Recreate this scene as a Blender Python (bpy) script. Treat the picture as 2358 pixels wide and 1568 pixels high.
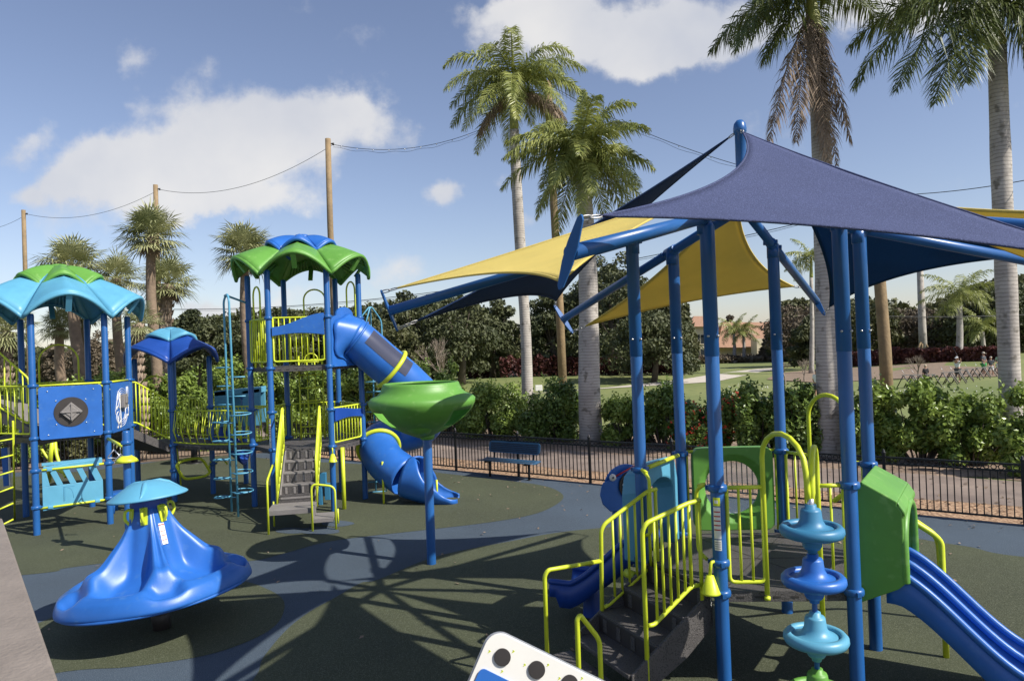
import bpy, math, random
from mathutils import Vector, Matrix, Quaternion
from mathutils import noise as mnoise
random.seed(7)
PI=math.pi
V=Vector
def R_(d): return math.radians(d)
sc=bpy.context.scene
for o in list(bpy.data.objects): bpy.data.objects.remove(o)
# ------------------------------------------------------------------ camera
FPX=1620.; HC=3.42; ROLL=.0367; PITCH=14/1620.
CM=(Matrix.Rotation(PI/2+PITCH,4,'X')@Matrix.Rotation(-ROLL,4,'Z'))
cam=bpy.data.cameras.new('camera'); co=bpy.data.objects.new('camera',cam); sc.collection.objects.link(co)
co.matrix_world=Matrix.Translation((0,0,HC))@CM
cam.sensor_width=36; cam.lens=FPX/2358*36; cam.clip_end=3000; cam.clip_start=.05
sc.camera=co
# ------------------------------------------------------------------ sun and sky
SUN=V((.886,-.463,math.tan(R_(43))*1.0)).normalized()
w=bpy.data.worlds.new('World'); sc.world=w; w.use_nodes=True
def nn(nt,t,**k):
    n=nt.nodes.new(t)
    for a,b in k.items(): setattr(n,a,b)
    return n
nt=w.node_tree; nt.nodes.clear(); L=nt.links.new
out=nn(nt,'ShaderNodeOutputWorld'); bg=nn(nt,'ShaderNodeBackground'); bg2=nn(nt,'ShaderNodeBackground'); mx=nn(nt,'ShaderNodeMixShader')
sky=nn(nt,'ShaderNodeTexSky',sky_type='NISHITA'); sky.sun_disc=False
sky.sun_elevation=R_(43); sky.sun_rotation=math.atan2(SUN.x,SUN.y); sky.air_density=1.0; sky.dust_density=.6; sky.ozone_density=1.6
SKY=.096
bg.inputs[1].default_value=SKY
hsv=nn(nt,'ShaderNodeHueSaturation'); hsv.inputs['Saturation'].default_value=.9; hsv.inputs['Value'].default_value=1
L(sky.outputs[0],hsv.inputs['Color']); tint=nn(nt,'ShaderNodeVectorMath',operation='MULTIPLY'); tint.inputs[1].default_value=(1.02,.966,1.035); L(hsv.outputs[0],tint.inputs[0]); L(tint.outputs[0],bg.inputs[0])
tc=nn(nt,'ShaderNodeTexCoord'); sp=nn(nt,'ShaderNodeSeparateXYZ'); L(tc.outputs['Generated'],sp.inputs[0])
def M(op,a,b=None,c=None):
    m=nn(nt,'ShaderNodeMath',operation=op)
    for i,x in enumerate((a,b,c)):
        if x is None: continue
        if isinstance(x,(int,float)): m.inputs[i].default_value=x
        else: L(x,m.inputs[i])
    return m.outputs[0]
ym=M('MAXIMUM',sp.outputs[1],.02)
u=M('DIVIDE',sp.outputs[0],ym); v=M('DIVIDE',sp.outputs[2],ym)
cb=nn(nt,'ShaderNodeCombineXYZ'); L(u,cb.inputs[0]); L(v,cb.inputs[1])
n1=nn(nt,'ShaderNodeTexNoise'); n1.inputs['Scale'].default_value=7; n1.inputs['Detail'].default_value=8; n1.inputs['Roughness'].default_value=.58
L(cb.outputs[0],n1.inputs['Vector'])
n2=nn(nt,'ShaderNodeTexNoise'); n2.inputs['Scale'].default_value=3.2; n2.inputs['Detail'].default_value=5; L(cb.outputs[0],n2.inputs['Vector'])
mp=nn(nt,'ShaderNodeVectorMath',operation='MULTIPLY_ADD'); L(n1.outputs['Color'],mp.inputs[0]); mp.inputs[1].default_value=(.16,.13,0); L(cb.outputs[0],mp.inputs[2])
sp2=nn(nt,'ShaderNodeSeparateXYZ'); L(mp.outputs[0],sp2.inputs[0])
def uv(px,py):
    d=(CM.to_3x3()@V((px-1179,-(py-784),-FPX))); return d.x/d.y,d.z/d.y
clouds=[(1250,60,150,60,.8),(1400,90,120,60,.6),(1560,110,120,40,.6),(330,330,120,40,.5),(200,440,120,40,.6),(350,470,160,30,.5),(60,440,120,34,.5),(20,330,60,50,.7),(880,300,60,50,.5),(640,480,120,40,.7),(1640,110,120,40,.7),(2180,40,160,40,.6),(590,235,150,62,1.0),(430,275,80,50,.6),(840,240,90,45,.8),(690,300,170,70,.9),(560,360,190,70,.9),(420,420,230,60,.85),(230,370,120,50,.9),(90,300,80,48,.6),
 (520,465,150,40,.8),(170,410,90,36,.6),(310,135,55,42,.55),(385,118,34,14,.35),(280,238,60,18,.28),(1014,445,48,34,.95),(955,310,34,42,.55),(1500,55,290,72,1.0),(1480,120,80,48,.7),(1110,25,90,28,.6),(1270,20,70,40,.5),
 (1720,60,110,60,.8),(2330,10,400,36,.9),(1950,20,160,34,.9),(780,400,40,46,.35),(1225,500,42,30,.5),(1160,410,26,18,.4),(120,520,170,22,.35),(520,690,120,26,.5),(1000,620,170,20,.4),(730,600,120,24,.25),(470,710,90,30,.6),(640,690,80,30,.5)]
acc=None
for (px,py,a,b,s) in clouds:
    cu,cv=uv(px,py)
    du=M('MULTIPLY',M('SUBTRACT',sp2.outputs[0],cu+.08),FPX/a/1.04); dv=M('MULTIPLY',M('SUBTRACT',sp2.outputs[1],cv+.065),FPX/b/1.04)
    d=M('ADD',M('MULTIPLY',du,du),M('MULTIPLY',dv,dv))
    e=M('MULTIPLY',M('POWER',2.718,M('MULTIPLY',d,-1.0)),s)
    acc=e if acc is None else M('ADD',acc,e)
n3=nn(nt,'ShaderNodeTexNoise'); n3.inputs['Scale'].default_value=16; n3.inputs['Detail'].default_value=9; n3.inputs['Roughness'].default_value=.6; L(cb.outputs[0],n3.inputs['Vector'])
n4=nn(nt,'ShaderNodeTexNoise'); n4.inputs['Scale'].default_value=5.5; n4.inputs['Detail'].default_value=6; L(cb.outputs[0],n4.inputs['Vector'])
acc=M('MINIMUM',acc,1.38)
den=M('ADD',M('ADD',acc,M('MULTIPLY',M('SUBTRACT',n3.outputs[0],.5),1.35)),M('MULTIPLY',M('SUBTRACT',n4.outputs[0],.50),2.2))
mr=nn(nt,'ShaderNodeMapRange',interpolation_type='SMOOTHSTEP'); L(den,mr.inputs[0]); mr.inputs[1].default_value=.27; mr.inputs[2].default_value=1.10; mr.inputs[3].default_value=0; mr.inputs[4].default_value=.92
front=M('GREATER_THAN',sp.outputs[1],.03)
L(M('MULTIPLY',mr.outputs[0],front),mx.inputs[0])
cr=nn(nt,'ShaderNodeMapRange'); L(n2.outputs[0],cr.inputs[0]); cr.inputs[1].default_value=.35; cr.inputs[2].default_value=.65; cr.inputs[3].default_value=0; cr.inputs[4].default_value=1
cc=nn(nt,'ShaderNodeMix',data_type='RGBA'); L(cr.outputs[0],cc.inputs[0]); cc.inputs[6].default_value=(.62,.65,.73,1); cc.inputs[7].default_value=(.90,.885,.87,1)
L(cc.outputs[2],bg2.inputs[0]); bg2.inputs[1].default_value=.70
L(bg.outputs[0],mx.inputs[1]); L(bg2.outputs[0],mx.inputs[2]); L(mx.outputs[0],out.inputs[0])
sl=bpy.data.lights.new('sun','SUN'); sl.energy=4.6; sl.angle=R_(.55); sl.color=(1,.95,.87)
so=bpy.data.objects.new('sun',sl); sc.collection.objects.link(so); so.rotation_euler=SUN.to_track_quat('Z','Y').to_euler()
sc.view_settings.view_transform='Standard'; sc.view_settings.look='None'; sc.view_settings.exposure=.46; sc.view_settings.gamma=1
sc.render.engine='CYCLES'; sc.cycles.max_bounces=6; sc.cycles.transparent_max_bounces=8
# ------------------------------------------------------------------ pixel <-> world helpers (photo seen at 2358 px width)
C3=CM.to_3x3(); CAM=V((0,0,HC))
def ray(px,py): return C3@V((px-1179,-(py-784),-FPX))
def gnd(px,py,z=0.):
    d=ray(px,py); return CAM+d*((z-HC)/d.z)
def at(px,py,Y):
    d=ray(px,py); return CAM+d*(Y/d.y)
def onp(px,py,P0,dr):
    d=ray(px,py); n=V((-dr[1],dr[0],0)); t=(V((P0[0],P0[1],0))-CAM).dot(n)/d.dot(n); return CAM+d*t
def proj(P):
    v=C3.transposed()@(V(P)-CAM); return 1179-FPX*v.x/v.z, 784+FPX*v.y/v.z
# ------------------------------------------------------------------ materials
MT={}
def mat(name,col,rough=.45,var=.12,scale=6,bump=0.,bscale=60,metal=0,spec=.5,col2=None,trans=0,coat=0,coords='Object',detail=4,speck=None,sat=None):
    m=bpy.data.materials.new(name); m.use_nodes=True; t=m.node_tree; t.nodes.clear(); l=t.links.new
    o=t.nodes.new('ShaderNodeOutputMaterial'); p=t.nodes.new('ShaderNodeBsdfPrincipled'); l(p.outputs[0],o.inputs[0])
    p.inputs['Roughness'].default_value=rough; p.inputs['Metallic'].default_value=metal; p.inputs['Specular IOR Level'].default_value=spec
    if coat: p.inputs['Coat Weight'].default_value=coat; p.inputs['Coat Roughness'].default_value=.2
    c=t.nodes.new('ShaderNodeTexCoord'); n=t.nodes.new('ShaderNodeTexNoise'); n.inputs['Scale'].default_value=scale; n.inputs['Detail'].default_value=detail; n.inputs['Roughness'].default_value=.6
    l(c.outputs[coords],n.inputs[0])
    r=t.nodes.new('ShaderNodeMapRange'); l(n.outputs[0],r.inputs[0]); r.inputs[1].default_value=.3; r.inputs[2].default_value=.7
    mix=t.nodes.new('ShaderNodeMix'); mix.data_type='RGBA'; l(r.outputs[0],mix.inputs[0])
    a=col; b=col2 if col2 else tuple(min(1,x*(1+var)) for x in col)
    if not col2: a=tuple(x*(1-var) for x in col)
    mix.inputs[6].default_value=(*a,1); mix.inputs[7].default_value=(*b,1)
    cout=mix.outputs[2]
    if speck:
        n2=t.nodes.new('ShaderNodeTexNoise'); n2.inputs['Scale'].default_value=speck[0]; n2.inputs['Detail'].default_value=2; l(c.outputs[coords],n2.inputs[0])
        r2=t.nodes.new('ShaderNodeMapRange'); l(n2.outputs[0],r2.inputs[0]); r2.inputs[1].default_value=speck[1]; r2.inputs[2].default_value=speck[2]
        m2=t.nodes.new('ShaderNodeMix'); m2.data_type='RGBA'; l(r2.outputs[0],m2.inputs[0]); l(cout,m2.inputs[6]); m2.inputs[7].default_value=(*speck[3],1); cout=m2.outputs[2]
    l(cout,p.inputs['Base Color'])
    if rough<.6:
        r3=t.nodes.new('ShaderNodeMapRange'); l(n.outputs[0],r3.inputs[0]); r3.inputs[3].default_value=rough*.8; r3.inputs[4].default_value=min(1,rough*1.3); l(r3.outputs[0],p.inputs['Roughness'])
    if bump:
        n4=t.nodes.new('ShaderNodeTexNoise'); n4.inputs['Scale'].default_value=bscale; n4.inputs['Detail'].default_value=3; l(c.outputs[coords],n4.inputs[0])
        bm=t.nodes.new('ShaderNodeBump'); bm.inputs['Strength'].default_value=bump; bm.inputs['Distance'].default_value=.02; l(n4.outputs[0],bm.inputs['Height']); l(bm.outputs[0],p.inputs['Normal'])
    if trans:
        tr=t.nodes.new('ShaderNodeBsdfTranslucent'); l(cout,tr.inputs[0]); ms=t.nodes.new('ShaderNodeMixShader'); ms.inputs[0].default_value=trans
        l(p.outputs[0],ms.inputs[1]); l(tr.outputs[0],ms.inputs[2]); l(ms.outputs[0],o.inputs[0])
    MT[name]=m; return m
blue=mat('post_blue',(.016,.100,.31),.32,.08,3,spec=.5)
pblue=mat('plastic_blue',(.022,.125,.44),.36,.14,1.6,bump=.05,bscale=200,speck=(9,.60,.85,(.06,.17,.42)))
sblue=mat('dark_plastic_blue',(.012,.06,.30),.4,.1,2.5)
lblue=mat('light_blue',(.10,.33,.48),.42,.08,3)
tblue=mat('teal_blue',(.04,.19,.34),.42,.08,3)
yel=mat('lime_yellow',(.58,.66,.035),.38,.08,4)
green=mat('plastic_green',(.11,.29,.045),.44,.12,1.8,bump=.04,bscale=200,speck=(8,.60,.85,(.20,.38,.10)))
deck=mat('deck_grey',(.085,.078,.075),.55,.15,8,bump=.5,bscale=90,speck=(70,.55,.62,(.03,.028,.027)))
step=mat('step_grey',(.20,.185,.175),.6,.12,5,bump=.3,bscale=90)
dkpl=mat('dark_brown_plastic',(.035,.030,.028),.5,.15,5)
white=mat('white_plastic',(.78,.76,.70),.4,.03,3)
metal=mat('galvanised',(.55,.56,.58),.35,.1,30,metal=.9)
chain=mat('chain_steel',(.42,.41,.40),.45,.2,40,metal=.5)
iron=mat('black_iron',(.008,.008,.009),.45,.2,10)
navy=mat('bench_navy',(.02,.075,.15),.4,.1,20)
red=mat('red_plastic',(.45,.02,.02),.4,.1,5)
grn_rub=mat('rubber_green',(.043,.051,.022),.9,.25,.4,bump=.45,bscale=120,speck=(110,.52,.66,(.125,.135,.085)))
blu_rub=mat('rubber_blue',(.040,.060,.084),.9,.22,.4,bump=.45,bscale=120,speck=(110,.52,.66,(.12,.155,.19)))
grass=mat('grass_mat',(.12,.155,.04),.95,.2,.09,col2=(.215,.225,.075),bump=.5,bscale=9,detail=9,speck=(2.2,.5,.75,(.11,.14,.04)))
mulch=mat('mulch_mat',(.22,.13,.075),.95,.3,2,bump=1,bscale=22,speck=(16,.45,.6,(.46,.31,.19)))
sand=mat('sand_mat',(.33,.24,.17),.95,.2,.7,col2=(.15,.105,.075),bump=.5,bscale=15,speck=(9,.55,.66,(.14,.09,.06)))
asph=mat('path_mat',(.13,.10,.085),.9,.2,.5,col2=(.30,.235,.19),bump=.4,bscale=40)
cpath=mat('cart_path',(.50,.45,.38),.9,.1,1,bump=.2)
wood=mat('pole_wood',(.30,.21,.11),.8,.3,3,col2=(.19,.135,.075),bump=.6,bscale=12)
trunk_g=mat('royal_trunk',(.50,.46,.41),.85,.2,1.6,col2=(.33,.30,.27),bump=.5,bscale=6,speck=(4,.58,.7,(.20,.18,.15)),detail=8)
def rings(m,sc_,cmul,dist=2.5):
    t=m.node_tree; l=t.links.new; p=[n for n in t.nodes if n.type=='BSDF_PRINCIPLED'][0]; c=[n for n in t.nodes if n.type=='TEX_COORD'][0]
    w_=t.nodes.new('ShaderNodeTexWave'); w_.wave_type='BANDS'; w_.bands_direction='Z'; w_.inputs['Scale'].default_value=sc_; w_.inputs['Distortion'].default_value=dist; w_.inputs['Detail'].default_value=4; w_.inputs['Detail Scale'].default_value=1.3
    l(c.outputs['Object'],w_.inputs[0]); r=t.nodes.new('ShaderNodeMapRange'); l(w_.outputs['Fac'],r.inputs[0]); r.inputs[1].default_value=0; r.inputs[2].default_value=.25; r.inputs[3].default_value=1; r.inputs[4].default_value=0
    mx_=t.nodes.new('ShaderNodeMix'); mx_.data_type='RGBA'; mx_.blend_type='MULTIPLY'; l(r.outputs[0],mx_.inputs[0]); old=p.inputs['Base Color'].links[0].from_socket; l(old,mx_.inputs[6]); mx_.inputs[7].default_value=(cmul,cmul,cmul,1); l(mx_.outputs[2],p.inputs['Base Color'])
rings(trunk_g,3.2,.62)
trunk_b=mat('brown_trunk',(.26,.19,.13),.9,.3,4,col2=(.16,.115,.08),bump=1,bscale=9)
boots=mat('boot_trunk',(.40,.31,.23),.9,.3,4,col2=(.13,.09,.06),bump=1,bscale=9)
shaft=mat('crownshaft',(.24,.28,.07),.5,.2,2,col2=(.34,.33,.09))
bark=mat('tree_bark',(.10,.08,.06),.9,.3,3,bump=1,bscale=6)
twig=mat('bare_twigs',(.25,.20,.16),.9,.2,3)
def leafm(name,c1,c2,rough=.5,tr=.25,sc_=3): return mat(name,c1,rough,0,sc_,col2=c2,trans=tr,spec=.4,detail=6)
l_pin=leafm('royal_leaf',(.12,.155,.03),(.42,.44,.135),.38,.25,1.2)
l_dead=leafm('dead_leaf',(.18,.13,.09),(.33,.25,.18),.8,.15,2)
l_sab=leafm('sabal_leaf',(.15,.175,.07),(.42,.42,.21),.5,.2,1.0)
l_dark=leafm('oak_leaf',(.035,.047,.018),(.115,.125,.05),.6,.12,.55)
l_mid=leafm('mid_leaf',(.05,.06,.02),(.13,.13,.05),.6,.2,.6)
l_brn=leafm('brown_leaf',(.09,.07,.045),(.17,.135,.09),.7,.15,.6)
l_hed=leafm('hedge_leaf',(.10,.165,.028),(.31,.40,.085),.30,.25,1.8)
l_hed2=leafm('hedge_leaf_dark',(.06,.11,.022),(.20,.28,.06),.34,.2,1.8)
l_red=leafm('red_leaf',(.055,.02,.018),(.15,.05,.042),.5,.2,1.5)
l_flw=mat('red_flower',(.6,.05,.03),.6,.2,6)
cl_blue=mat('sail_blue',(.047,.062,.145),.85,.1,1.2,bump=.6,bscale=150,trans=.10,speck=(100,.50,.72,(.11,.135,.28)))
cl_shaded=mat('sail_blue_shaded',(.012,.04,.13),.85,.15,1.2,bump=.4,bscale=180,trans=.18)  # same blue cloth, coloured darker for the sail seen from its shaded side
cl_back=mat('sail_blue_backlit',(.014,.075,.17),.85,.12,1.2,bump=.4,bscale=150,trans=.55,speck=(60,.5,.8,(.02,.10,.21)))
cl_yel=mat('sail_yellow',(.84,.68,.19),.85,.06,1.5,bump=.4,bscale=180,trans=.30)
glass=bpy.data.materials.new('clear_plastic'); glass.use_nodes=True
gp=glass.node_tree.nodes['Principled BSDF']; gp.inputs['Base Color'].default_value=(.85,.88,.9,1); gp.inputs['Roughness'].default_value=.06; gp.inputs['Transmission Weight'].default_value=.0; gp.inputs['Alpha'].default_value=.22
smoke=bpy.data.materials.new('smoky_window'); smoke.use_nodes=True
gp=smoke.node_tree.nodes['Principled BSDF']; gp.inputs['Base Color'].default_value=(.06,.065,.10,1); gp.inputs['Roughness'].default_value=.18; gp.inputs['Alpha'].default_value=.93
wall_c=mat('stucco',(.62,.53,.38),.9,.08,2); tile=mat('roof_tile',(.33,.19,.12),.85,.2,4,bump=1,bscale=5)
winm=mat('window_glass',(.03,.035,.04),.15,.1,2); conc=mat('railing_stone',(.21,.178,.15),.8,.15,6,bump=.3,bscale=60)
skin=mat('skin',(.42,.24,.16),.6,.05,5)
def cloth(n,c): return mat(n,c,.9,.1,8)
# ------------------------------------------------------------------ mesh builder
class MB:
    def __init__(s): s.v=[];s.f=[];s.m=[];s.sm=[]
    def add(s,vs,fs,mi=0,smooth=False):
        b=len(s.v); s.v+= [tuple(x) for x in vs]
        for f in fs: s.f.append(tuple(b+i for i in f)); s.m.append(mi); s.sm.append(smooth)
        return s
    def tube(s,pts,r,n=10,mi=0,closed=False,caps=True):
        pts=[V(p) for p in pts]; N=len(pts)
        rs=r if isinstance(r,(list,tuple)) else [r]*N
        tang=[]
        for i in range(N):
            a=pts[i-1] if (i>0 or closed) else pts[i]; b=pts[(i+1)%N] if (i<N-1 or closed) else pts[i]
            t=(b-a); tang.append(t.normalized() if t.length>1e-9 else V((0,0,1)))
        up=V((0,0,1)) if abs(tang[0].z)<.9 else V((1,0,0))
        nrm=(up-tang[0]*up.dot(tang[0])).normalized(); vs=[]
        for i in range(N):
            if i>0:
                q=tang[i-1].rotation_difference(tang[i]); nrm=(q@nrm); nrm=(nrm-tang[i]*nrm.dot(tang[i])).normalized()
            bn=tang[i].cross(nrm)
            for k in range(n):
                a=2*PI*k/n; vs.append(pts[i]+(nrm*math.cos(a)+bn*math.sin(a))*rs[i])
        fs=[]
        for i in range(N if closed else N-1):
            j=(i+1)%N
            for k in range(n): fs.append((i*n+k,i*n+(k+1)%n,j*n+(k+1)%n,j*n+k))
        s.add(vs,fs,mi,True)
        if caps and not closed:
            b=len(s.v)-N*n; s.f.append(tuple(b+k for k in reversed(range(n)))); s.m.append(mi); s.sm.append(False)
            s.f.append(tuple(b+(N-1)*n+k for k in range(n))); s.m.append(mi); s.sm.append(False)
        return s
    def box(s,c,sz,ax=None,mi=0):
        c=V(c); X,Y,Z=ax if ax else (V((1,0,0)),V((0,1,0)),V((0,0,1)))
        vs=[c+X*(sz[0]/2*i)+Y*(sz[1]/2*j)+Z*(sz[2]/2*k) for i in(-1,1) for j in(-1,1) for k in(-1,1)]
        return s.add(vs,[(0,1,3,2),(4,6,7,5),(0,4,5,1),(2,3,7,6),(0,2,6,4),(1,5,7,3)],mi)
    def bar(s,a,b,wd,h,mi=0,up=V((0,0,1))):
        a=V(a);b=V(b);d=(b-a);Ln=d.length;d.normalize();sd=d.cross(up).normalized();u2=sd.cross(d)
        return s.box((a+b)/2,(Ln,wd,h),(d,sd,u2),mi)
    def ext(s,poly,vec,mi=0):
        n=len(poly);P=[V(p) for p in poly];Q=[p+V(vec) for p in P]
        fs=[tuple(range(n)),tuple(reversed(range(n,2*n)))]+[(i,i+n,(i+1)%n+n,(i+1)%n) for i in range(n)]
        return s.add(P+Q,fs,mi)
    def lathe(s,prof,c=(0,0,0),n=24,mi=0,ax=None,fr=None,skip=None):
        c=V(c); X,Y,Z=ax if ax else (V((1,0,0)),V((0,1,0)),V((0,0,1))); vs=[]
        for i,(r,z) in enumerate(prof):
            for k in range(n):
                a=2*PI*k/n; q=fr(a,i) if fr else 1
                vs.append(c+X*(r*q*math.cos(a))+Y*(r*q*math.sin(a))+Z*z)
        fs=[(i*n+k,i*n+(k+1)%n,(i+1)*n+(k+1)%n,(i+1)*n+k) for i in range(len(prof)-1) for k in range(n) if not(skip and skip(i,k))]
        return s.add(vs,fs,mi,True)
    def grid(s,fn,nu,nv,mi=0,smooth=True,closeu=False):
        vs=[fn(i/(nu if closeu else nu-1),j/(nv-1)) for j in range(nv) for i in range(nu)]
        fs=[(j*nu+i,j*nu+(i+1)%nu,(j+1)*nu+(i+1)%nu,(j+1)*nu+i) for j in range(nv-1) for i in range(nu if closeu else nu-1)]
        return s.add(vs,fs,mi,smooth)
    def build(s,name,mats,parent=None,label=None,solid=0,bevel=0,sub=0):
        if not isinstance(mats,(list,tuple)): mats=[mats]
        me=bpy.data.meshes.new(name); me.from_pydata(s.v,[],s.f)
        for m in mats: me.materials.append(m)
        me.polygons.foreach_set('material_index',s.m); me.polygons.foreach_set('use_smooth',s.sm); me.update()
        o=bpy.data.objects.new(name,me); sc.collection.objects.link(o)
        if parent is not None:
            o.parent=parent; o.matrix_parent_inverse=(root_inv(parent))
        if label: o['label']=label
        if solid: m=o.modifiers.new('s','SOLIDIFY'); m.thickness=solid; m.offset=0
        if bevel: m=o.modifiers.new('b','BEVEL'); m.width=bevel; m.segments=2; m.limit_method='ANGLE'
        if sub: m=o.modifiers.new('u','SUBSURF'); m.levels=sub; m.render_levels=sub
        return o
WM={}
def root_inv(p): return WM[p.name].inverted() if p.name in WM else Matrix.Identity(4)
def tag(o,label,cat,group=None,kind=None):
    if label: o['label']=label
    if cat: o['category']=cat
    if group: o['group']=group
    if kind: o['kind']=kind
    return o
def struct(o): o['kind']='structure'; return o
def thing(name,label,cat,loc=(0,0,0),group=None):
    o=bpy.data.objects.new(name,None); sc.collection.objects.link(o); o.location=loc; WM[o.name]=Matrix.Translation(loc); o.empty_display_size=.1
    return tag(o,label,cat,group)
def fil(pts,rad=.12,n=5):
    P=[V(p) for p in pts]; out=[P[0]]
    for i in range(1,len(P)-1):
        a,b,c=P[i-1],P[i],P[i+1]; r1=min(rad,(a-b).length*.48,(c-b).length*.48)
        p=b+(a-b).normalized()*r1; q=b+(c-b).normalized()*r1
        for k in range(n+1):
            t=k/n; out.append(p*(1-t)**2+b*2*t*(1-t)+q*t*t)
    out.append(P[-1]); return out
def cr_(pts,n=8):
    P=[V(p) for p in pts]; P=[P[0]*2-P[1]]+P+[P[-1]*2-P[-2]]; out=[]
    for i in range(1,len(P)-2):
        for k in range(n):
            t=k/n; a,b,c,d=P[i-1:i+3]
            out.append(.5*((2*b)+(c-a)*t+(2*a-5*b+4*c-d)*t*t+(3*b-a-3*c+d)*t**3))
    out.append(P[-2]); return out
def arch(A,B,zt,n=12,flat=.0):
    """loop from A up to zt and down to B"""
    A=V(A);B=V(B);r=(V((B.x-A.x,B.y-A.y,0))).length/2; pts=[A]
    for k in range(n+1):
        a=PI*k/n; m=(1-math.cos(a))/2
        p=A.lerp(B,m); p.z=zt-r+r*math.sin(a); pts.append(p)
    pts.append(B); return pts
# ------------------------------------------------------------------ ground
def sheet(name,poly,z,m,label=None):
    mb=MB(); mb.add([(p[0],p[1],z) for p in poly],[tuple(range(len(poly)))]); return struct(mb.build(name,m))
mb=MB()
def gz(x,y):
    if y<34: return 0
    k=min(1,(y-34)/25); m=0
    for (cx,cy,sx,sy,h) in ((-1,62,9,9,.55),(12,64,10,8,.4),(42,62,14,10,.7),(-30,70,20,15,.5)): m+=h*math.exp(-((x-cx)/sx)**2-((y-cy)/sy)**2)
    return m*k
N=90
xs=[-900,-400,-200,-120]+[-90+i*2.5 for i in range(73)]+[120,200,400,900]; ys=[-40,0,10,20,30]+[34+i*2.5 for i in range(40)]+[150,200,400,900,2000]
vs=[(x,y,gz(x,y)-.012) for y in ys for x in xs]; nx=len(xs)
mb.add(vs,[(j*nx+i,j*nx+i+1,(j+1)*nx+i+1,(j+1)*nx+i) for j in range(len(ys)-1) for i in range(nx-1)],0,True)
struct(mb.build('ground',grass))
FA=V((16.0,7.07,0)); FB=V((-8.7,24.9,0)); FC=V((-19.5,21.2,0)); FD=V((-26,12,0))
fd=(FB-FA).normalized(); fn=V((-fd.y,fd.x,0)); 
if fn.y<0: fn=-fn
play=[(22,2),(FA.x,FA.y),(FB.x,FB.y),(FC.x,FC.y),(FD.x,FD.y),(-26,-6),(22,-6)]
sheet('rubber_surface',play,0,blu_rub)
def smooth(pts,n=6):
    P=[V((p[0],p[1],0)) for p in pts]; N=len(P); out=[]
    for i in range(N):
        a,b,c,d=P[i-1],P[i],P[(i+1)%N],P[(i+2)%N]
        for k in range(n):
            t=k/n; out.append(.5*((2*b)+(c-a)*t+(2*a-5*b+4*c-d)*t*t+(3*b-a-3*c+d)*t**3))
    return out
def G(l): return [gnd(*p) for p in l]
far=G([(33,1098),(242,1080),(475,1050),(700,1062),(850,1070),(1006,1088),(1155,1105),(1250,1118),(1293,1136),(1290,1155),(1235,1182),(1130,1202),(960,1222),(850,1234),(750,1248),(650,1275),(568,1292),(400,1292),(300,1290),(150,1308),(40,1325)])
far+= [V((-13.5,10.5,0)),V((-17,12,0)),V((-18.5,16,0)),V((-17.5,19,0))]
sheet('rubber_green_area',smooth(far),.004,grn_rub)
c0=gnd(370,1440)
circ=G([(615,1356),(648,1376),(655,1400),(637,1437),(581,1472),(471,1509),(300,1535),(150,1546)])+[V((-6.2,7.4,0)),V((-6.9,8.6,0))]+G([(95,1432),(160,1395),(300,1352),(450,1335),(560,1338)])
sheet('rubber_green_circle',smooth(circ),.004,grn_rub)
low=G([(585,1562),(605,1516),(658,1452),(712,1409),(771,1376),(831,1342),(871,1334),(1005,1281),(1170,1247),(1300,1224),(1480,1207),(1600,1197),(1784,1209),(1950,1222),(2093,1237),(2153,1247),(2238,1260),(2348,1281)])+[V((9.5,9.6,0)),V((12.5,8,0)),V((14,5,0)),V((12,1.5,0)),V((6,-1,0)),V((0,-1.5,0)),V((-2.5,2.5,0)),V((-2.95,6.2,0))]
sheet('rubber_green_patch',smooth(low),.004,grn_rub)
for px,py,w_,h_ in ((672,1222,40,7),(735,1222,52,9),(775,1206,42,7)):
    sheet('rubber_blue_spot',smooth([gnd(px+w_*.9*math.cos(a)*(1+.12*math.sin(3*a+px)),py+h_*math.sin(a)) for a in [k*PI/5 for k in range(10)]],3),.008+px*1e-5-.006,blu_rub)
# strips beyond the fence
def strip(name,off0,off1,z,m,x0=-14.,x1=34.,wob=0):
    a=[];b=[];n=40
    for i in range(n+1):
        s=x0+(x1-x0)*i/n; base=FB-fd*s
        a.append(base+fn*(off0+wob*mnoise.noise(V((s*.5,off0,1))))); b.append(base+fn*(off1+wob*mnoise.noise(V((s*.45,off1,2)))))
    return sheet(name,a+b[::-1],z,m)
strip('mulch_bed',.0,1.5,.0,mulch,wob=0)
strip('service_path',1.45,4.2,.004,asph,wob=.25)
strip('sand_verge',4.1,9.4,.0,sand,wob=.8)
hb=[FC+V((-6,-8,0)),FC+V((0,.02,0)),FB+V((0,.02,0)),FB+V((2,1.2,0)),FB+V((2,5,0)),FC+V((-3,4,0)),FC+V((-9,-8,0))]
sheet('leaf_litter_bed',hb,-.003,sand)
# cart path on the golf field
def ribbon(name,top,bot,m,z=.02):
    pts=top+bot[::-1]; P=[]
    for p in pts:
        g=gnd(*p); g=gnd(p[0],p[1],gz(g.x,g.y)); P.append((g.x,g.y,gz(g.x,g.y)+z))
    n=len(top); mb=MB(); mb.add(P,[(i,i+1,2*n-2-i,2*n-1-i) for i in range(n-1)]); return struct(mb.build(name,m))
ribbon('cart_path',[(1060,893),(1240,886),(1400,879),(1560,870),(1640,864),(1690,857),(1740,850),(1790,847)],[(1060,898),(1240,891),(1400,886),(1560,879),(1650,874),(1710,865),(1760,856),(1800,851)],cpath)
ribbon('far_path',[(1070,834),(1180,838),(1400,836),(1500,836)],[(1070,836),(1180,840),(1400,838),(1500,838)],cpath,.03)
ribbon('mulch_border',[(1790,860),(1890,852),(2000,848),(2150,842),(2310,836)],[(1765,872),(1890,882),(2000,876),(2150,866),(2310,855)],trunk_b,.03)
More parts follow.
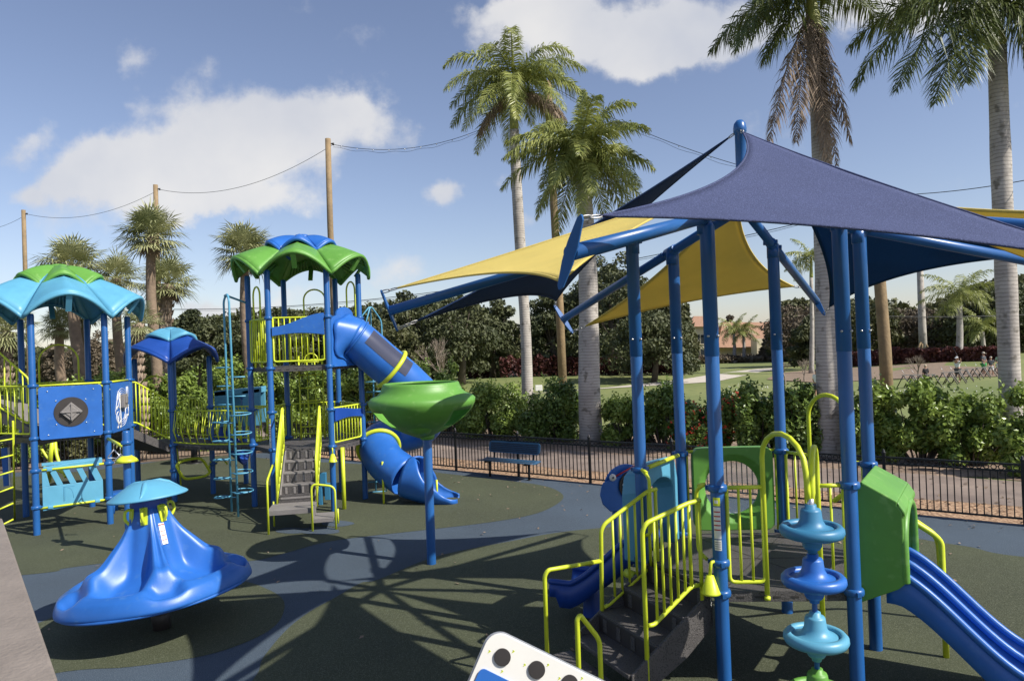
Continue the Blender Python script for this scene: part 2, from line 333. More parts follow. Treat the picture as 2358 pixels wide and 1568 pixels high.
# ------------------------------------------------------------------ play equipment helpers
def post(parent,P,ztop,clamps,r=.063,label=None,name='post',z0=0.,m=None):
    mb=MB(); mb.lathe([(r,z0),(r,ztop-.02),(r*.8,ztop+.012),(0.001,ztop+.02)],(P[0],P[1],0),20)
    o=mb.build(name,m or blue,parent,label)
    for z in clamps:
        c=MB(); c.lathe([(r+.001,z-.036),(r+.02,z-.03),(r+.026,z-.01),(r+.026,z+.012),(r+.02,z+.03),(r+.001,z+.036)],(P[0],P[1],0),20)
        for a in (0.5,2.6,4.7): c.box((P[0]+math.cos(a)*(r+.03),P[1]+math.sin(a)*(r+.03),z),(.035,.035,.04))
        c2=c.build('clamp_ring',m or blue,None); c2.parent=o
    return o
def rail(parent,A,B,zb,zt,nb,r=.019,rb=.013,inset=.09,label=None,m=None,name='guard_rail',zb2=None,zt2=None,bow=0):
    A=V((A[0],A[1],0));B=V((B[0],B[1],0)); d=(B-A).normalized(); a=A+d*inset;b=B-d*inset
    zb2=zb if zb2 is None else zb2; zt2=zt if zt2 is None else zt2
    mb=MB(); T=lambda t: a.lerp(b,t)+V((0,0,zt+(zt2-zt)*t+bow*4*t*(1-t))); Bt=lambda t: a.lerp(b,t)+V((0,0,zb+(zb2-zb)*t))
    if bow:
        mb.tube([T(i/16) for i in range(17)],r); mb.tube([T(0),Bt(0),Bt(1),T(1)],r)
    else:
        mb.tube(fil([A+V((0,0,zt)),T(.0),T(1),B+V((0,0,zt2))],.02),r); mb.tube(fil([T(0),Bt(0),Bt(1),T(1)],.06),r)
    for i in range(1,nb+1):
        t=i/(nb+1); mb.tube([Bt(t),T(t)],rb,8)
    return mb.build(name,m or yel,parent,label)
def deckplate(parent,pts,z,name='deck',th=.1,label=None,grow=.0):
    mb=MB(); c=sum((V((p[0],p[1],0)) for p in pts),V((0,0,0)))/len(pts)
    P=[c+(V((p[0],p[1],0))-c)*(1+grow)+V((0,0,z-th)) for p in pts]
    mb.ext(P,(0,0,th))
    # pressed seams and edge holes
    n=len(P)
    for i in range(n):
        a=P[i];b=P[(i+1)%n];d=(b-a).normalized();o=V((d.y,-d.x,0))
        if (a+b).dot(o)/2<c.dot(o): o=-o
        for k in range(1,7):
            q=a.lerp(b,k/7)+o*.0015+V((0,0,th*.45)); mb.box(q,(.07,.004,.02),(d,o,V((0,0,1))),1)
    for k in range(n//2):
        a=P[k]+V((0,0,th+.0015)); b=P[(k+n//2)%n]+V((0,0,th+.0015)); mb.bar(a,b,.012,.003,1)
    return mb.build(name,[deck,dkpl],parent,label,bevel=.008)
def roof(parent,pts,Rv,bow,zv,zm,zap,rin,m,label=None,name='roof',strap=True,th=.035):
    """scalloped umbrella roof: valleys at the posts, arched petals between them"""
    c=sum((V((p[0],p[1],0)) for p in pts),V((0,0,0)))/len(pts); n=len(pts)
    mb=MB()
    for k in range(n):
        a=(V((pts[k][0],pts[k][1],0))-c); b=(V((pts[(k+1)%n][0],pts[(k+1)%n][1],0))-c)
        a=a.normalized()*Rv; b=b.normalized()*Rv; o=((a+b)/2).normalized()
        def fn(u,v,a=a,b=b,o=o):
            t=2*u-1; e=a.lerp(b,u)+o*bow*(1-abs(t)**1.7); ze=zv+(zm-zv)*(1-abs(t)**1.9)
            ri=a.lerp(b,u)*rin; zi=zap-.03*abs(t)
            p=ri.lerp(e,v); z=zi+(ze-zi)*(v**1.12); z+=.035*(1-abs(t))**6*math.sin(PI*v)
            if v>.999: z-=0.0
            return c+V((p.x,p.y,z))
        mb.grid(fn,17,9)
        # rolled lip
        pts2=[fn(i/20,1)+V((0,0,-.03)) for i in range(21)]; mb.tube(pts2,.028,8)
        if strap:
            q=fn(.5,1); q2=fn(.5,.80); d=(q-q2); mb.bar(q-V((0,0,.03)),V((q2.x,q2.y,zv+.10)),.09,.03)
            # ribbing on the underside
            for i in range(-6,7):
                if i==0: continue
                t=.5+i*.055; e=fn(t,.93)-V((0,0,.05)); e2=fn(t,.6)-V((0,0,.05)); mb.tube([e,e2],.012,6)
    mb.lathe([(Rv*rin*1.02,zap-.03),(Rv*rin*.6,zap+.02),(.001,zap+.035)],c,24)
    return mb.build(name,m,parent,label,solid=th)
def fascia(parent,A,B,z0,z1,z2,m,label):
    """wavy solid panel on the rail: low at A, high at B"""
    A=V((A[0],A[1],0));B=V((B[0],B[1],0)); d=(B-A); n=V((d.y,-d.x,0)).normalized(); a=A+d*.06; b=A+d*.94
    poly=[]
    for i in range(17):
        t=i/16; s=t*t*(3-2*t); poly.append(a.lerp(b,t)+V((0,0,z1+(z2-z1)*s)))
    low=[]
    for i in range(17):
        t=1-i/16; low.append(a.lerp(b,t)+V((0,0,z0+.05*math.sin(PI*t))))
    mb=MB(); mb.ext([p+n*.02 for p in poly+low],n*.045); return mb.build('fascia_panel',m,parent,label,bevel=.006)
def bell(parent,P,z,dr):
    p=V((P[0],P[1],z)); d=V((dr[0],dr[1],0)).normalized()
    mb=MB(); c=p+d*.14; mb.tube(fil([p+d*.05,p+d*.12+V((0,0,.02)),c+V((0,0,-.10))],.06),.016,8)
    mb.lathe([(.0,-.10),(.035,-.105),(.085,-.26),(.095,-.275),(.08,-.27),(.03,-.12),(0,-.12)],c,20)
    return mb.build('bell',yel,parent)
def stairs(parent,A,B,out,z0,nst,run,name='stairs',riser=None,wid=1.0):
    """steps between posts A,B going along 'out' (unit) from deck height z0"""
    A=V((A[0],A[1],0));B=V((B[0],B[1],0)); e=(B-A).normalized(); mid=(A+B)/2; ow=V((out[0],out[1],0)).normalized()
    hw=wid/2; rs=riser or z0/(nst+1); mb=MB()
    for i in range(nst):
        z=z0-rs*(i+1); c=mid+ow*(run*(i+.5)+.04); mb.box(c+V((0,0,z-.02)),(run+.02,wid,.04),(ow,e,V((0,0,1))))
        cr=mid+ow*(run*i+.042); 
        mb.box(cr+V((0,0,z+rs/2-.02)),(.02,wid,rs),(ow,e,V((0,0,1))),1)
        for k in range(4):
            mb.box(cr+ow*.013+e*(-hw+wid*(k+.5)/4)+V((0,0,z+rs/2-.01)),(.012,wid*.07,rs*.66),(ow,e,V((0,0,1))),0)
    # side stringers with a stepped lower edge
    for s in (-1,1):
        top=[];bt=[]
        for i in range(nst+1): 
            q=mid+e*(s*hw)+ow*(run*i+.03)
            top.append(q+V((0,0,z0-rs*i-.0))); bt.append(q+V((0,0,max(z0-rs*i-.34,z0-rs*nst-.12)-.03*(i%2))))
        mb.ext(top+bt[::-1],e*(s*.03),0)
    return mb
# =================================================================== LEFT PLAYSET
left=thing('playground_structure','large blue and lime play structure with three scalloped roofs, tube slide and swaying bridge','playground structure',(-7,16,0))
T2=[(-3.55,16.44),(-4.33,17.39),(-5.54,17.2),(-5.99,16.05),(-5.21,15.09),(-3.99,15.29)]
T1=[(-8.85,16.21),(-10.06,16.67),(-11.06,15.85),(-10.85,14.58),(-9.65,14.12),(-8.60,14.86)]
S3=[tuple(at(397,1000,16.9))[:2],tuple(at(487,1000,17.75))[:2],tuple(at(404,1000,18.6))[:2],tuple(at(315,1000,17.7))[:2]]
# tower 2
for i,p in enumerate(T2): post(left,p,5.24,(1.40,2.20,3.14,4.22))
deckplate(left,T2,3.16,label='upper deck of the tall tower',grow=-.04); deckplate(left,T2,1.38,label='lower deck of the tall tower',grow=-.04)
roof(left,T2,1.48,.27,5.17,5.60,5.95,.32,green,'green lower tier of the tall tower roof',th=.03)
roof(left,T2,.76,.14,5.75,5.99,6.14,.28,pblue,'blue cap tier of the tall tower roof',name='roof_cap',strap=False,th=.03)
rail(left,T2[4],T2[5],3.28,4.22,8); rail(left,T2[3],T2[4],3.28,4.22,7); rail(left,T2[2],T2[3],3.28,4.22,7); rail(left,T2[1],T2[2],3.28,4.22,8); rail(left,T2[0],T2[1],3.28,4.22,5)
fascia(left,T2[4],T2[5],3.83,4.02,4.30,pblue,'blue wavy panel on the upper rail')
fascia(left,T2[5],T2[0],1.93,2.22,2.12,sblue,'dark blue wavy panel on the lower rail')
rail(left,T2[5],T2[0],1.47,2.22,8); rail(left,T2[0],T2[1],1.47,2.22,8); rail(left,T2[1],T2[2],1.47,2.22,9)
rail(left,T2[2],T2[3],1.47,2.22,4)
def P3(p,z): return V((p[0],p[1],z))
def lerp2(a,b,t): return (a[0]+(b[0]-a[0])*t,a[1]+(b[1]-a[1])*t)
for (a,b,t0,t1,zt) in ((T2[3],T2[4],.28,.62,4.95),(T2[1],T2[2],.2,.62,5.0),(T2[0],T2[1],.15,.5,5.1)):
    q=lerp2(a,b,t0);s=lerp2(a,b,t1); mb=MB(); mb.tube(arch(P3(q,3.15),P3(s,3.15),zt),.02); mb.build('hand_loop',yel,left,'tall rounded hand loop above the upper deck')
# inner ladder between decks
a=lerp2(T2[1],T2[2],.30);b=lerp2(T2[1],T2[2],.75); off=V((.1,-.35,0))
mb=MB(); A=P3(a,1.38)+off;B=P3(b,1.38)+off
for p in (A,B): mb.tube([p,p+V((0,0,2.0))],.02)
for k in range(6): mb.tube([A+V((0,0,.3+k*.31)),B+V((0,0,.3+k*.31))],.016)
for t in (.33,.66): mb.tube([A.lerp(B,t)+V((0,0,.3)),A.lerp(B,t)+V((0,0,1.85))],.014)
mb.tube(arch(A.lerp(B,.2)+V((0,0,1.8)),A.lerp(B,.75)+V((0,0,1.8)),1.38+2.05),.016)
mb.build('ladder',yel,left,'lime ladder between the two decks')
# stairs of tower 2
e=V((T2[5][0]-T2[4][0],T2[5][1]-T2[4][1],0)).normalized(); ow=V((e.y,-e.x,0)); mid=V(((T2[4][0]+T2[5][0])/2,(T2[4][1]+T2[5][1])/2,0))
mb=stairs(left,T2[4],T2[5],ow,1.38,4,.24,wid=.66,riser=.205)
c=mid+ow*(.24*4+.36); mb.box(c+V((-.05,0,.40)),(.66,.86,.10),(ow,e,V((0,0,1))))
mb.box(mid+ow*.99+V((0,0,.51)),(.02,.68,.21),(ow,e,V((0,0,1))),1)
mb.box(c+e*.60+ow*.1+V((-.05,0,.20)),(.52,.38,.08),(ow,e,V((0,0,1)))); mb.box(c+e*.41+ow*.1+V((-.05,0,.31)),(.52,.03,.2),(ow,e,V((0,0,1))))
mb.build('stairs',[step,deck],left,'grey perforated stairs with wide bottom landing',bevel=.008)
for s,nm in ((-1,'left'),(1,'right')):
    q=lambda t,z: mid+e*(s*.385)+ow*t+V((0,0,z))
    mb=MB(); mb.tube(fil([q(-.02,2.28),q(.12,2.28),q(1.05,1.30),q(1.05,.35)],.12),.02)
    mb.tube(fil([q(.0,1.5),q(.1,1.42),q(1.05,.52)],.1),.018); mb.tube([q(.0,2.28),q(.0,1.35)],.02)
    for k in range(1,8):
        t=k/8*1.02; zt=2.28 if t<.12 else 2.28-(t-.12)*1.05; mb.tube([q(t,zt),q(t,zt-.84)],.013,8)
    mb.build('stair_rail',yel,left)
mb=MB(); q=c-e*.46; mb.tube(fil([q+ow*.33,q+ow*.33+V((0,0,1.02)),q-ow*.32+V((0,0,1.22))],.1),.021); mb.tube([q-ow*.30,q-ow*.30+V((0,0,.5))],.018); mb.build('hand_rail',yel,left)
mb=MB(); q=c+e*.36+ow*.36; q2=c+e*.80+ow*.36+V((0,0,0)); mb.tube(fil([q,q+V((0,0,.92)),q2+V((0,0,.84)),q2],.12),.021); mb.tube([q2-ow*.5,q2-ow*.5+V((0,0,.3))],.018); mb.build('hand_rail',yel,left)
bell(left,T2[5],1.36,(.3,-.9)); 
# tube slide
tubep=[at(775,752,15.95),at(825,785,16.1),at(880,832,16.3),at(938,880,16.55),at(985,935,17.0),at(968,985,17.6),at(905,1003,17.5),at(872,1022,16.9),at(888,1062,16.35),at(935,1098,16.0)]
D=16.1
cur=cr_(tubep,8); rr=.44
mb=MB(); mb.tube(cur[5:],rr,28,caps=False); tb=mb.build('tube_slide',pblue,left,'glossy blue enclosed spiral slide tube',solid=.03)
mb=MB(); p0=cur[0];d0=(cur[6]-cur[0]).normalized(); nrm=V((T2[0][1]-T2[5][1],-(T2[0][0]-T2[5][0]),0)).normalized()
p5=P3(T2[5],3.70);p00=P3(T2[0],3.70); md=(p5+p00)/2; e50=(p00-p5).normalized()
hood=[]
def hoodf(u,v):
    a=2*PI*u; r=.50+.05*math.cos(5*a)*(1-v)**.5; r=r*(1-v)+.455*v
    base=md+nrm*.05+V((0,0,.04)); end=cur[6]; q=d0.to_track_quat('Z','Y'); x=q@V((1,0,0)); y=q@V((0,1,0))
    pa=base+e50*(r*math.cos(a))+V((0,0,r*1.05*math.sin(a)))
    yy=V((0,0,1))-d0*d0.z; yy.normalize(); xx=yy.cross(d0)*1; 
    if xx.dot(e50)<0: xx=-xx
    pb=end+xx*(r*math.cos(a))+yy*(r*math.sin(a)); return pa.lerp(pb,v)
mb.grid(hoodf,30,8,closeu=True)
mb.build('slide_hood',pblue,tb,'fluted hood where the tube leaves the tower',solid=.03)
mb=MB(); n2=nrm
poly=[p5+e50*.08+V((0,0,-.58)),p00-e50*.08+V((0,0,-.58)),p00-e50*.08+V((0,0,.50)),md+e50*.33+V((0,0,.55))]+[md+e50*(.33*math.cos(PI*k/8))+V((0,0,.55+.2*math.sin(PI*k/8))) for k in range(1,8)]+[md-e50*.33+V((0,0,.55)),p5+e50*.08+V((0,0,.50))]
mb.ext([p-n2*.02 for p in poly],n2*.05); mb.build('entry_panel',pblue,left,'blue plate behind the slide hood',bevel=.006)
for k in (19,58):
    d=(cur[k+1]-cur[k-1]).normalized(); q=d.to_track_quat('Z','Y'); x=q@V((1,0,0)); y=q@V((0,1,0))
    mb=MB(); mb.tube([cur[k]+(x*math.cos(a)+y*math.sin(a))*(rr+.045) for a in [2*PI*i/36 for i in range(36)]],.052,10,closed=True); mb.build('slide_ring',yel,tb)
for k in (7,):
    d=(cur[k+1]-cur[k-1]).normalized(); q=d.to_track_quat('Z','Y'); x=q@V((1,0,0)); y=q@V((0,1,0))
    mb=MB(); mb.tube([cur[k]+(x*math.cos(a)+y*math.sin(a))*(rr+.02) for a in [2*PI*i/36 for i in range(36)]],.03,8,closed=True); mb.build('slide_flange',pblue,tb)
# clear window on the camera-upper side of the first straight length
mb=MB()
def winf(u,v):
    k=9+v*12.5; i=int(k); f=k-i; p=cur[i].lerp(cur[i+1],f); d=(cur[i+1]-cur[i]).normalized()
    tc_=(CAM-p); tc_=(tc_-d*tc_.dot(d)).normalized(); up=(V((0,0,1))-d*d.z).normalized(); b=(tc_*.85+up*.55).normalized(); sd=d.cross(b)
    a=(u-.5)*.95; return p+(b*math.cos(a)+sd*math.sin(a))*(rr+.022)
mb.grid(winf,9,14); mb.build('slide_window',smoke,tb,'smoky see-through window in the tube')
# exit scoop
ex=[cur[-1],at(985,1112,15.9),at(1020,1118,15.9),at(1052,1116,15.9)]
ec=cr_(ex,6); mb=MB()
def exf(u,v):
    k=v*(len(ec)-1.001); i=int(k); f=k-i; p=ec[i].lerp(ec[i+1],f); d=(ec[i+1]-ec[i]).normalized(); up=(V((0,0,1))-d*d.z).normalized(); sd=d.cross(up).normalized()
    sm_=lambda x:max(0,min(1,x))**2*(3-2*max(0,min(1,x)))
    half=PI*(1-.44*sm_(v/.34)); a=-PI/2+(u-.5)*2*half; rz=rr*(1+.16*math.sin(PI*min(1,v/.5)))*(1-.66*sm_((v-.25)/.75)); rx=rr*(1+.10*math.sin(PI*min(1,v/.7)))*(1-.35*max(0,(v-.8)/.2)**2)
    return p-up*rr+sd*(rx*math.cos(a))+up*(rz*(1+math.sin(a)))
mb.grid(exf,25,22); mb.build('slide_exit',pblue,tb,'open flared exit scoop of the slide',solid=.04)
mb=MB(); b=gnd(884,1160); mb.tube([b,(b.x,b.y,.95)],.024); mb.build('slide_leg',yel,left)
mb=MB(); b=gnd(1007,1150); mb.tube([b,(b.x,b.y,.45)],.024); mb.build('slide_leg',yel,left)
# light-blue loop climber at far right of tower 2
mb=MB(); Y=17.2
pa=at(868,745,Y);pb=at(882,740,Y)
for (x0,x1) in ((868,892),(838,868)):
    mb.tube(fil([at(x0-30,760,Y-.6),at(853,703,Y-.3),at(x1-14,738,Y),at(x1-9,860,Y),at(x1-2,1140,Y)],.12),.018,8)
for k in range(12):
    y=880+k*23; mb.tube([at(842+k*.6,y,Y-.1),at(877+k*.9,y-2,Y)],.015,8)
mb.build('loop_ladder',lblue,left,'light blue ladder behind the tube slide')
# spiral rung climber (left of tower 2)
mb=MB(); A=gnd(534,1178); B=gnd(549,1190)
bx=lambda A,z:(A.x,A.y,z)
topz=HC-(684-822)/1620*A.y
mb.tube(fil([A,(A.x-.03,A.y,topz-.1),(A.x+.02,A.y,topz+.04),P3(T2[3],4.62)],.1),.024); mb.tube(fil([B,(B.x-.05,B.y,topz-.1),(B.x-.12,B.y+.1,topz+.02),(A.x,A.y,topz+.03)],.12),.024)
for k in range(15):
    z=.32+k*.205
    if k%2==0: c=V((A.x,A.y,z)); ctr=c+V((-.14,-.08,0)); a0=.4
    else: c=V((B.x,B.y,z)); ctr=c+V((.14,.0,0)); a0=3.5
    if k<10: mb.tube([ctr+V((.19*math.cos(a0+t*5.6/14),.19*math.sin(a0+t*5.6/14),.012*t/3)) for t in range(15)],.014,8)
    mb.tube([c+V((-.24 if k%2==0 else -.12,0,0)),c+V((.12 if k%2==0 else .24,0,0))],.014,8)
mb.build('spiral_climber',lblue,left,'light blue twin-pole climber with looping rungs')
# tower 1
for i,p in enumerate(T1):
    post(left,p,4.42,(1.93,2.98)+((.55,1.28) if i in (4,5) else ()))
deckplate(left,T1,1.93,label='deck under the light blue roof',grow=-.04)
roof(left,T1,1.58,.28,4.38,4.84,5.33,.33,lblue,'light blue lower tier of the left roof',th=.03)
roof(left,T1,.80,.14,5.06,5.33,5.54,.25,green,'green cap tier of the left roof',name='roof_cap',strap=False,th=.03)
A,B=P3(T1[4],0),P3(T1[5],0); d=(B-A).normalized(); n=V((d.y,-d.x,0)); W=(B-A).length
mb=MB(); 
for z in (2.98,): mb.tube([A+V((0,0,z)),B+V((0,0,z))],.02)
mb.build('top_bar',yel,left)
def rpoly(c,ex,ez,w,h,r=.05,n=5):
    out=[]
    for (sx,sz,a0) in ((1,1,0),(-1,1,PI/2),(-1,-1,PI),(1,-1,3*PI/2)):
        for k in range(n+1):
            a=a0+PI/2*k/n; out.append(c+ex*(sx*(w/2-r)+r*math.cos(a))+ez*(sz*(h/2-r)+r*math.sin(a)))
    return out
Z=V((0,0,1))
c=(A+B)/2+n*.07+Z*2.42+d*.0; mb=MB(); mb.ext(rpoly(c,d,Z,W*.86,1.06),n*-.02); pn=mb.build('play_panel',pblue,left,'square blue panel with a grey diamond knob in a brown disc',bevel=.003)
mb=MB(); mb.ext([c+(d*math.cos(2*PI*k/48)+Z*math.sin(2*PI*k/48))*.30+n*.002 for k in range(48)],n*.012); mb.build('disc',dkpl,pn)
mb=MB(); q=MB; 
dm=[c+n*.016+(d*math.cos(a)+Z*math.sin(a))*.20+d*.0 for a in (0,PI/2,PI,3*PI/2)]; mb.ext(dm,n*.055); dm=[c+n*.06+(d*math.cos(a)+Z*math.sin(a))*.13 for a in (0.1,PI/2,PI,3*PI/2)]; mb.ext(dm,n*.03)
for a in (0,PI/2,PI,3*PI/2): mb.bar(c+n*.095,c+n*.095+(d*math.cos(a)+Z*math.sin(a))*.17,.03,.02,up=n)
mb.build('knob',step,pn,bevel=.01)
mb=MB()
for sx,sz in ((-.4,.44),(.4,.44),(-.4,-.44),(.4,-.44),(.26,.24),(-.26,.24),(.26,-.24),(-.26,-.24)): mb.lathe([(0,.012),(.013,.010),(.015,0)],c+d*sx+Z*sz,8,ax=(d,Z,n))
mb.build('bolt',metal,pn)
# music panel on the next side
A2,B2=P3(T1[5],0),P3(T1[0],0); d2=(B2-A2).normalized(); nb=V((d2.y,-d2.x,0)); W2=(B2-A2).length
mb=MB(); mb.tube([A2+Z*2.98,B2+Z*2.98],.02); mb.build('top_bar',yel,left)
c2=(A2+B2)/2+Z*2.42+nb*.06; mb=MB(); mb.ext(rpoly(c2,d2,Z,W2*.86,1.06),nb*-.02); mp_=mb.build('play_panel',pblue,left,'narrow blue panel with white treble clef and music notes',bevel=.003)
mb=MB(); f=c2+nb*.003
def l2(pts,r=.010): mb.tube([f+d2*x+Z*y for x,y in pts],r,6)
for rr_ in (.16,.21,.26,.31): l2([(.02+rr_*1.05*math.cos(a),.10+rr_*math.sin(a)*.95) for a in [PI*k/14 for k in range(1,14)]],.0045); l2([(.0+rr_*1.05*math.cos(a),-.14+rr_*math.sin(a)*.95) for a in [PI+PI*k/14 for k in range(1,14)]],.0045)
l2([(-.22+.14*math.cos(a)*(.4+a/9),-.20+.17*math.sin(a)*(.4+a/9)) for a in [k*.4 for k in range(24)]]+[(-.3,.1),(-.2,.34),(-.1,.2),(-.28,-.05)],.008)
l2([(-.1,-.42),(-.1,.3)],.009)
for x,y in ((.28,.2),(.36,.2),(.18,-.28),(.36,-.22),(-.1,-.44),(-.26,-.44)):
    mb.lathe([(.03,0),(.03,.006),(0,.006)],f+d2*x+Z*y,12,ax=(d2,Z,nb)); l2([(x+.03,y),(x+.03,y+.22)],.008)
l2([(.21,-.06),(.39,0)],.018)
mb.build('music_marks',white,mp_)
mb=MB(); mb.box(c2+nb*.05+Z*.12+d2*.02,(.22,.08,.30),(d2,nb,Z)); mb.box(c2+nb*.10+Z*.14+d2*.02,(.12,.03,.16),(d2,nb,Z)); mb.build('chime_box',step,mp_,bevel=.015)
# rear rails, loops
rail(left,T1[1],T1[2],2.02,2.98,8); 
rail(left,T1[3],T1[4],2.02,2.98,4,m=yel); rail(left,T1[2],T1[3],2.02,2.98,3)
for t0,t1,zt,(a,b) in ((.15,.75,3.85,(T1[1],T1[2])),):
    mb=MB(); mb.tube(arch(P3(lerp2(a,b,t0),1.95),P3(lerp2(a,b,t1),1.95),zt),.02); mb.build('hand_loop',yel,left,'hand loop behind the left tower')
# lower light blue play panel, leaning below the deck
zt,zb=1.28,.52
mb=MB(); mb.tube([A+Z*zt,B+Z*zt],.022); mb.tube([A+Z*zb,B+Z*zb],.022); mb.bar(A+d*.12+Z*zb-n*.03,A+d*.12+Z*zt-n*.03,.02,.02); mb.build('support_bars',yel,left)
mb=MB(); c=(A+B)/2+Z*.92-n*.05
def quad(poly,th=.04): mb.ext([c+d*x+Z*z for x,z in poly],n*th)
quad([(-.53,-.46),(.53,-.42),(.53,.02),(-.53,.02)]); quad([(-.53,.34),(.53,.34),(.53,.47),(-.50,.42)])
xs_=[-.53,-.40,-.28,-.17,-.05,.06,.18,.29,.40,.53]
for i in range(0,9,2):
    quad([(xs_[i],.02),(xs_[i+1],.02),(xs_[i+1]-.13 if i else xs_[i+1]-.06,.34),(xs_[i]-.13 if i else xs_[i],.34)])
mb.box(c+Z*.46-n*.06,(1.06,.16,.05),(d,n,Z))
lp=mb.build('play_panel',lblue,left,'light blue slotted panel below the deck',bevel=.006)
mb=MB()
for x in (-.4,.42):
    for z in (zt,zb): mb.box((A+B)/2+d*x+Z*z,(.09,.07,.06),(d,n,Z))
mb.build('bracket',lblue,lp,bevel=.01)
mb=MB()
for k in range(12): mb.box(c+d*(-.155)+Z*(-.30+k*.024)+n*.042,(.03,.003,.004),(d,n,Z))
mb.tube([c+d*-.17+Z*-.33+n*.041,c+d*-.17+Z*-.03+n*.041,c+d*.02+Z*-.03+n*.041],.003,4); mb.tube([c+d*(-.1+.1*math.sin(k/8*1.5))+Z*(-.05-.22*(k/8)**2)+n*.041 for k in range(9)],.003,4); mb.build('scale_marks',tblue,lp)
# yellow crossbar with trapeze rings from tower 1 to a free post
fp=gnd(299,1272); 
post(left,(fp.x,fp.y),HC-(990-828)/1620*fp.y,(2.08-.12,),r=.066,label='short rounded post with a yellow collar')
ft=HC-(990-828)/1620*fp.y
mb=MB(); mb.lathe([(.066,1.62),(.19,1.62),(.16,1.67),(.08,1.73),(.066,1.73)],(fp.x,fp.y,0),24); mb.build('collar',yel,left)
mb=MB(); mb.tube([P3(T1[5],1.80),(fp.x-.05,fp.y+.05,1.86)],.03); mb.build('overhead_bar',yel,left)
for t in (.35,.7):
    p=P3(T1[5],1.80).lerp(V((fp.x,fp.y,1.85)),t); mb=MB(); mb.tube([p,p-Z*.16],.006,6); mb.tube([p-Z*.16,p+V((-.12,0,-.30)),p+V((-.12,0,-.33)),p+V((.12,0,-.33)),p+V((.12,0,-.30)),p-Z*.16],.012,8); mb.build('trapeze_ring',metal,left)
# stairs + rail at the left edge of the frame
o_=(P3(T1[2],0)+P3(T1[3],0))/2; ce=sum((P3(p,0) for p in T1),V((0,0,0)))/6; ol=(o_-ce).normalized(); el=V((-ol.y,ol.x,0))
m_=MB(); mbs=stairs(left,T1[2],T1[3],ol,1.93,0,.3,wid=1.0)
a=at(66,876,14.6)
def lr(x0,y0,x1,y1,Y=14.45): return at(x0,y0,Y),at(x1,y1,Y)
mb=MB(); p1,p2=lr(-60,760,66,872); p3,p4=lr(-60,905,68,977); mb.tube(fil([p1,p2,p4,p3],.08),.021)
for k in range(9):
    t=k/9; mb.tube([p1.lerp(p2,t),p3.lerp(p4,t)],.014,8)
mb.build('stair_rail',yel,left)
mb=MB(); mb.ext([at(-60,915,14.5),at(30,960,14.5),at(68,985,14.5),at(68,1030,14.5),at(56,1015,14.5),at(45,990,14.5),at(0,975,14.5),at(-60,960,14.5)],(.1,.9,0)); mb.build('step_block',step,left,bevel=.02)
mb=MB(); q=at(20,1010,14.3)
for x in (-14,30):
    mb.tube([at(x,970,14.0),gnd(x+4,1240 if x<0 else 1196)],.02)
for k in range(6): mb.tube([at(-14,1018+k*40,13.9),at(31,1010+k*37,14.1)],.016)
mb.build('ladder',yel,left,'lime ladder at the left edge of the frame')
mb=MB(); mb.ext([at(2,1032,14.9),at(16,1030,14.9),at(20,1118,14.9),at(8,1120,14.9)],(0,.05,0)); mb.ext([at(17.5,1030,14.88),at(19,1030,14.88),at(23,1118,14.88),at(21,1118,14.88)],(0,.05,0),1); mb.build('side_panel',[pblue,white],left)
# structure 3
for i,p in enumerate(S3): post(left,p,3.45,(1.36,2.18)+((.75,) if i<2 else ()))
deckplate(left,S3,1.36,label='small deck under the dark blue roof')
roof(left,S3,1.14,.36,3.36,3.74,4.03,.36,sblue,'dark blue lower tier of the small roof',strap=False,th=.03)
roof(left,S3,.62,.18,3.90,4.06,4.18,.3,lblue,'light blue cap tier of the small roof',name='roof_cap',strap=False,th=.03)
rail(left,S3[1],S3[2],1.46,2.18,9,bow=.22,label='arched lime rail on the small deck'); rail(left,S3[2],S3[3],1.46,2.3,7)
# ramp from tower 1 to structure 3
for (a,b,za,zb_) in ((T1[0],S3[0],0,0),(T1[1],S3[3],0,0)):
    A_=P3(a,0);B_=P3(b,0); mb=MB(); dd=(B_-A_).normalized()
    t=lambda s,z: A_.lerp(B_,s)+V((0,0,z))
    mb.tube(fil([t(.02,2.92),t(.14,2.92),t(.95,2.42),t(.95,1.50),t(.14,1.98),t(.02,2.0)],.05),.02)
    for k in range(1,10): s=.06+k*.088; z=2.92-max(0,s-.14)*.617; mb.tube([t(s,z),t(s,z-.93)],.014,8)
    mb.build('ramp_rail',yel,left)
mb=MB(); mb.add([P3(T1[0],1.88),P3(T1[1],1.88),P3(S3[3],1.34),P3(S3[0],1.34),P3(T1[0],1.66),P3(T1[1],1.66),P3(S3[3],1.16),P3(S3[0],1.16)],[(0,1,2,3),(7,6,5,4),(0,3,7,4),(1,5,6,2),(0,4,5,1),(3,2,6,7)]); mb.build('ramp',[deck],left)
mb=MB(); mb.tube(arch(P3(lerp2(S3[2],S3[3],.1),1.4),P3(lerp2(S3[2],S3[3],.95),1.4),3.0),.022); mb.build('hand_loop',yel,left,'wide hand loop behind the ramp')
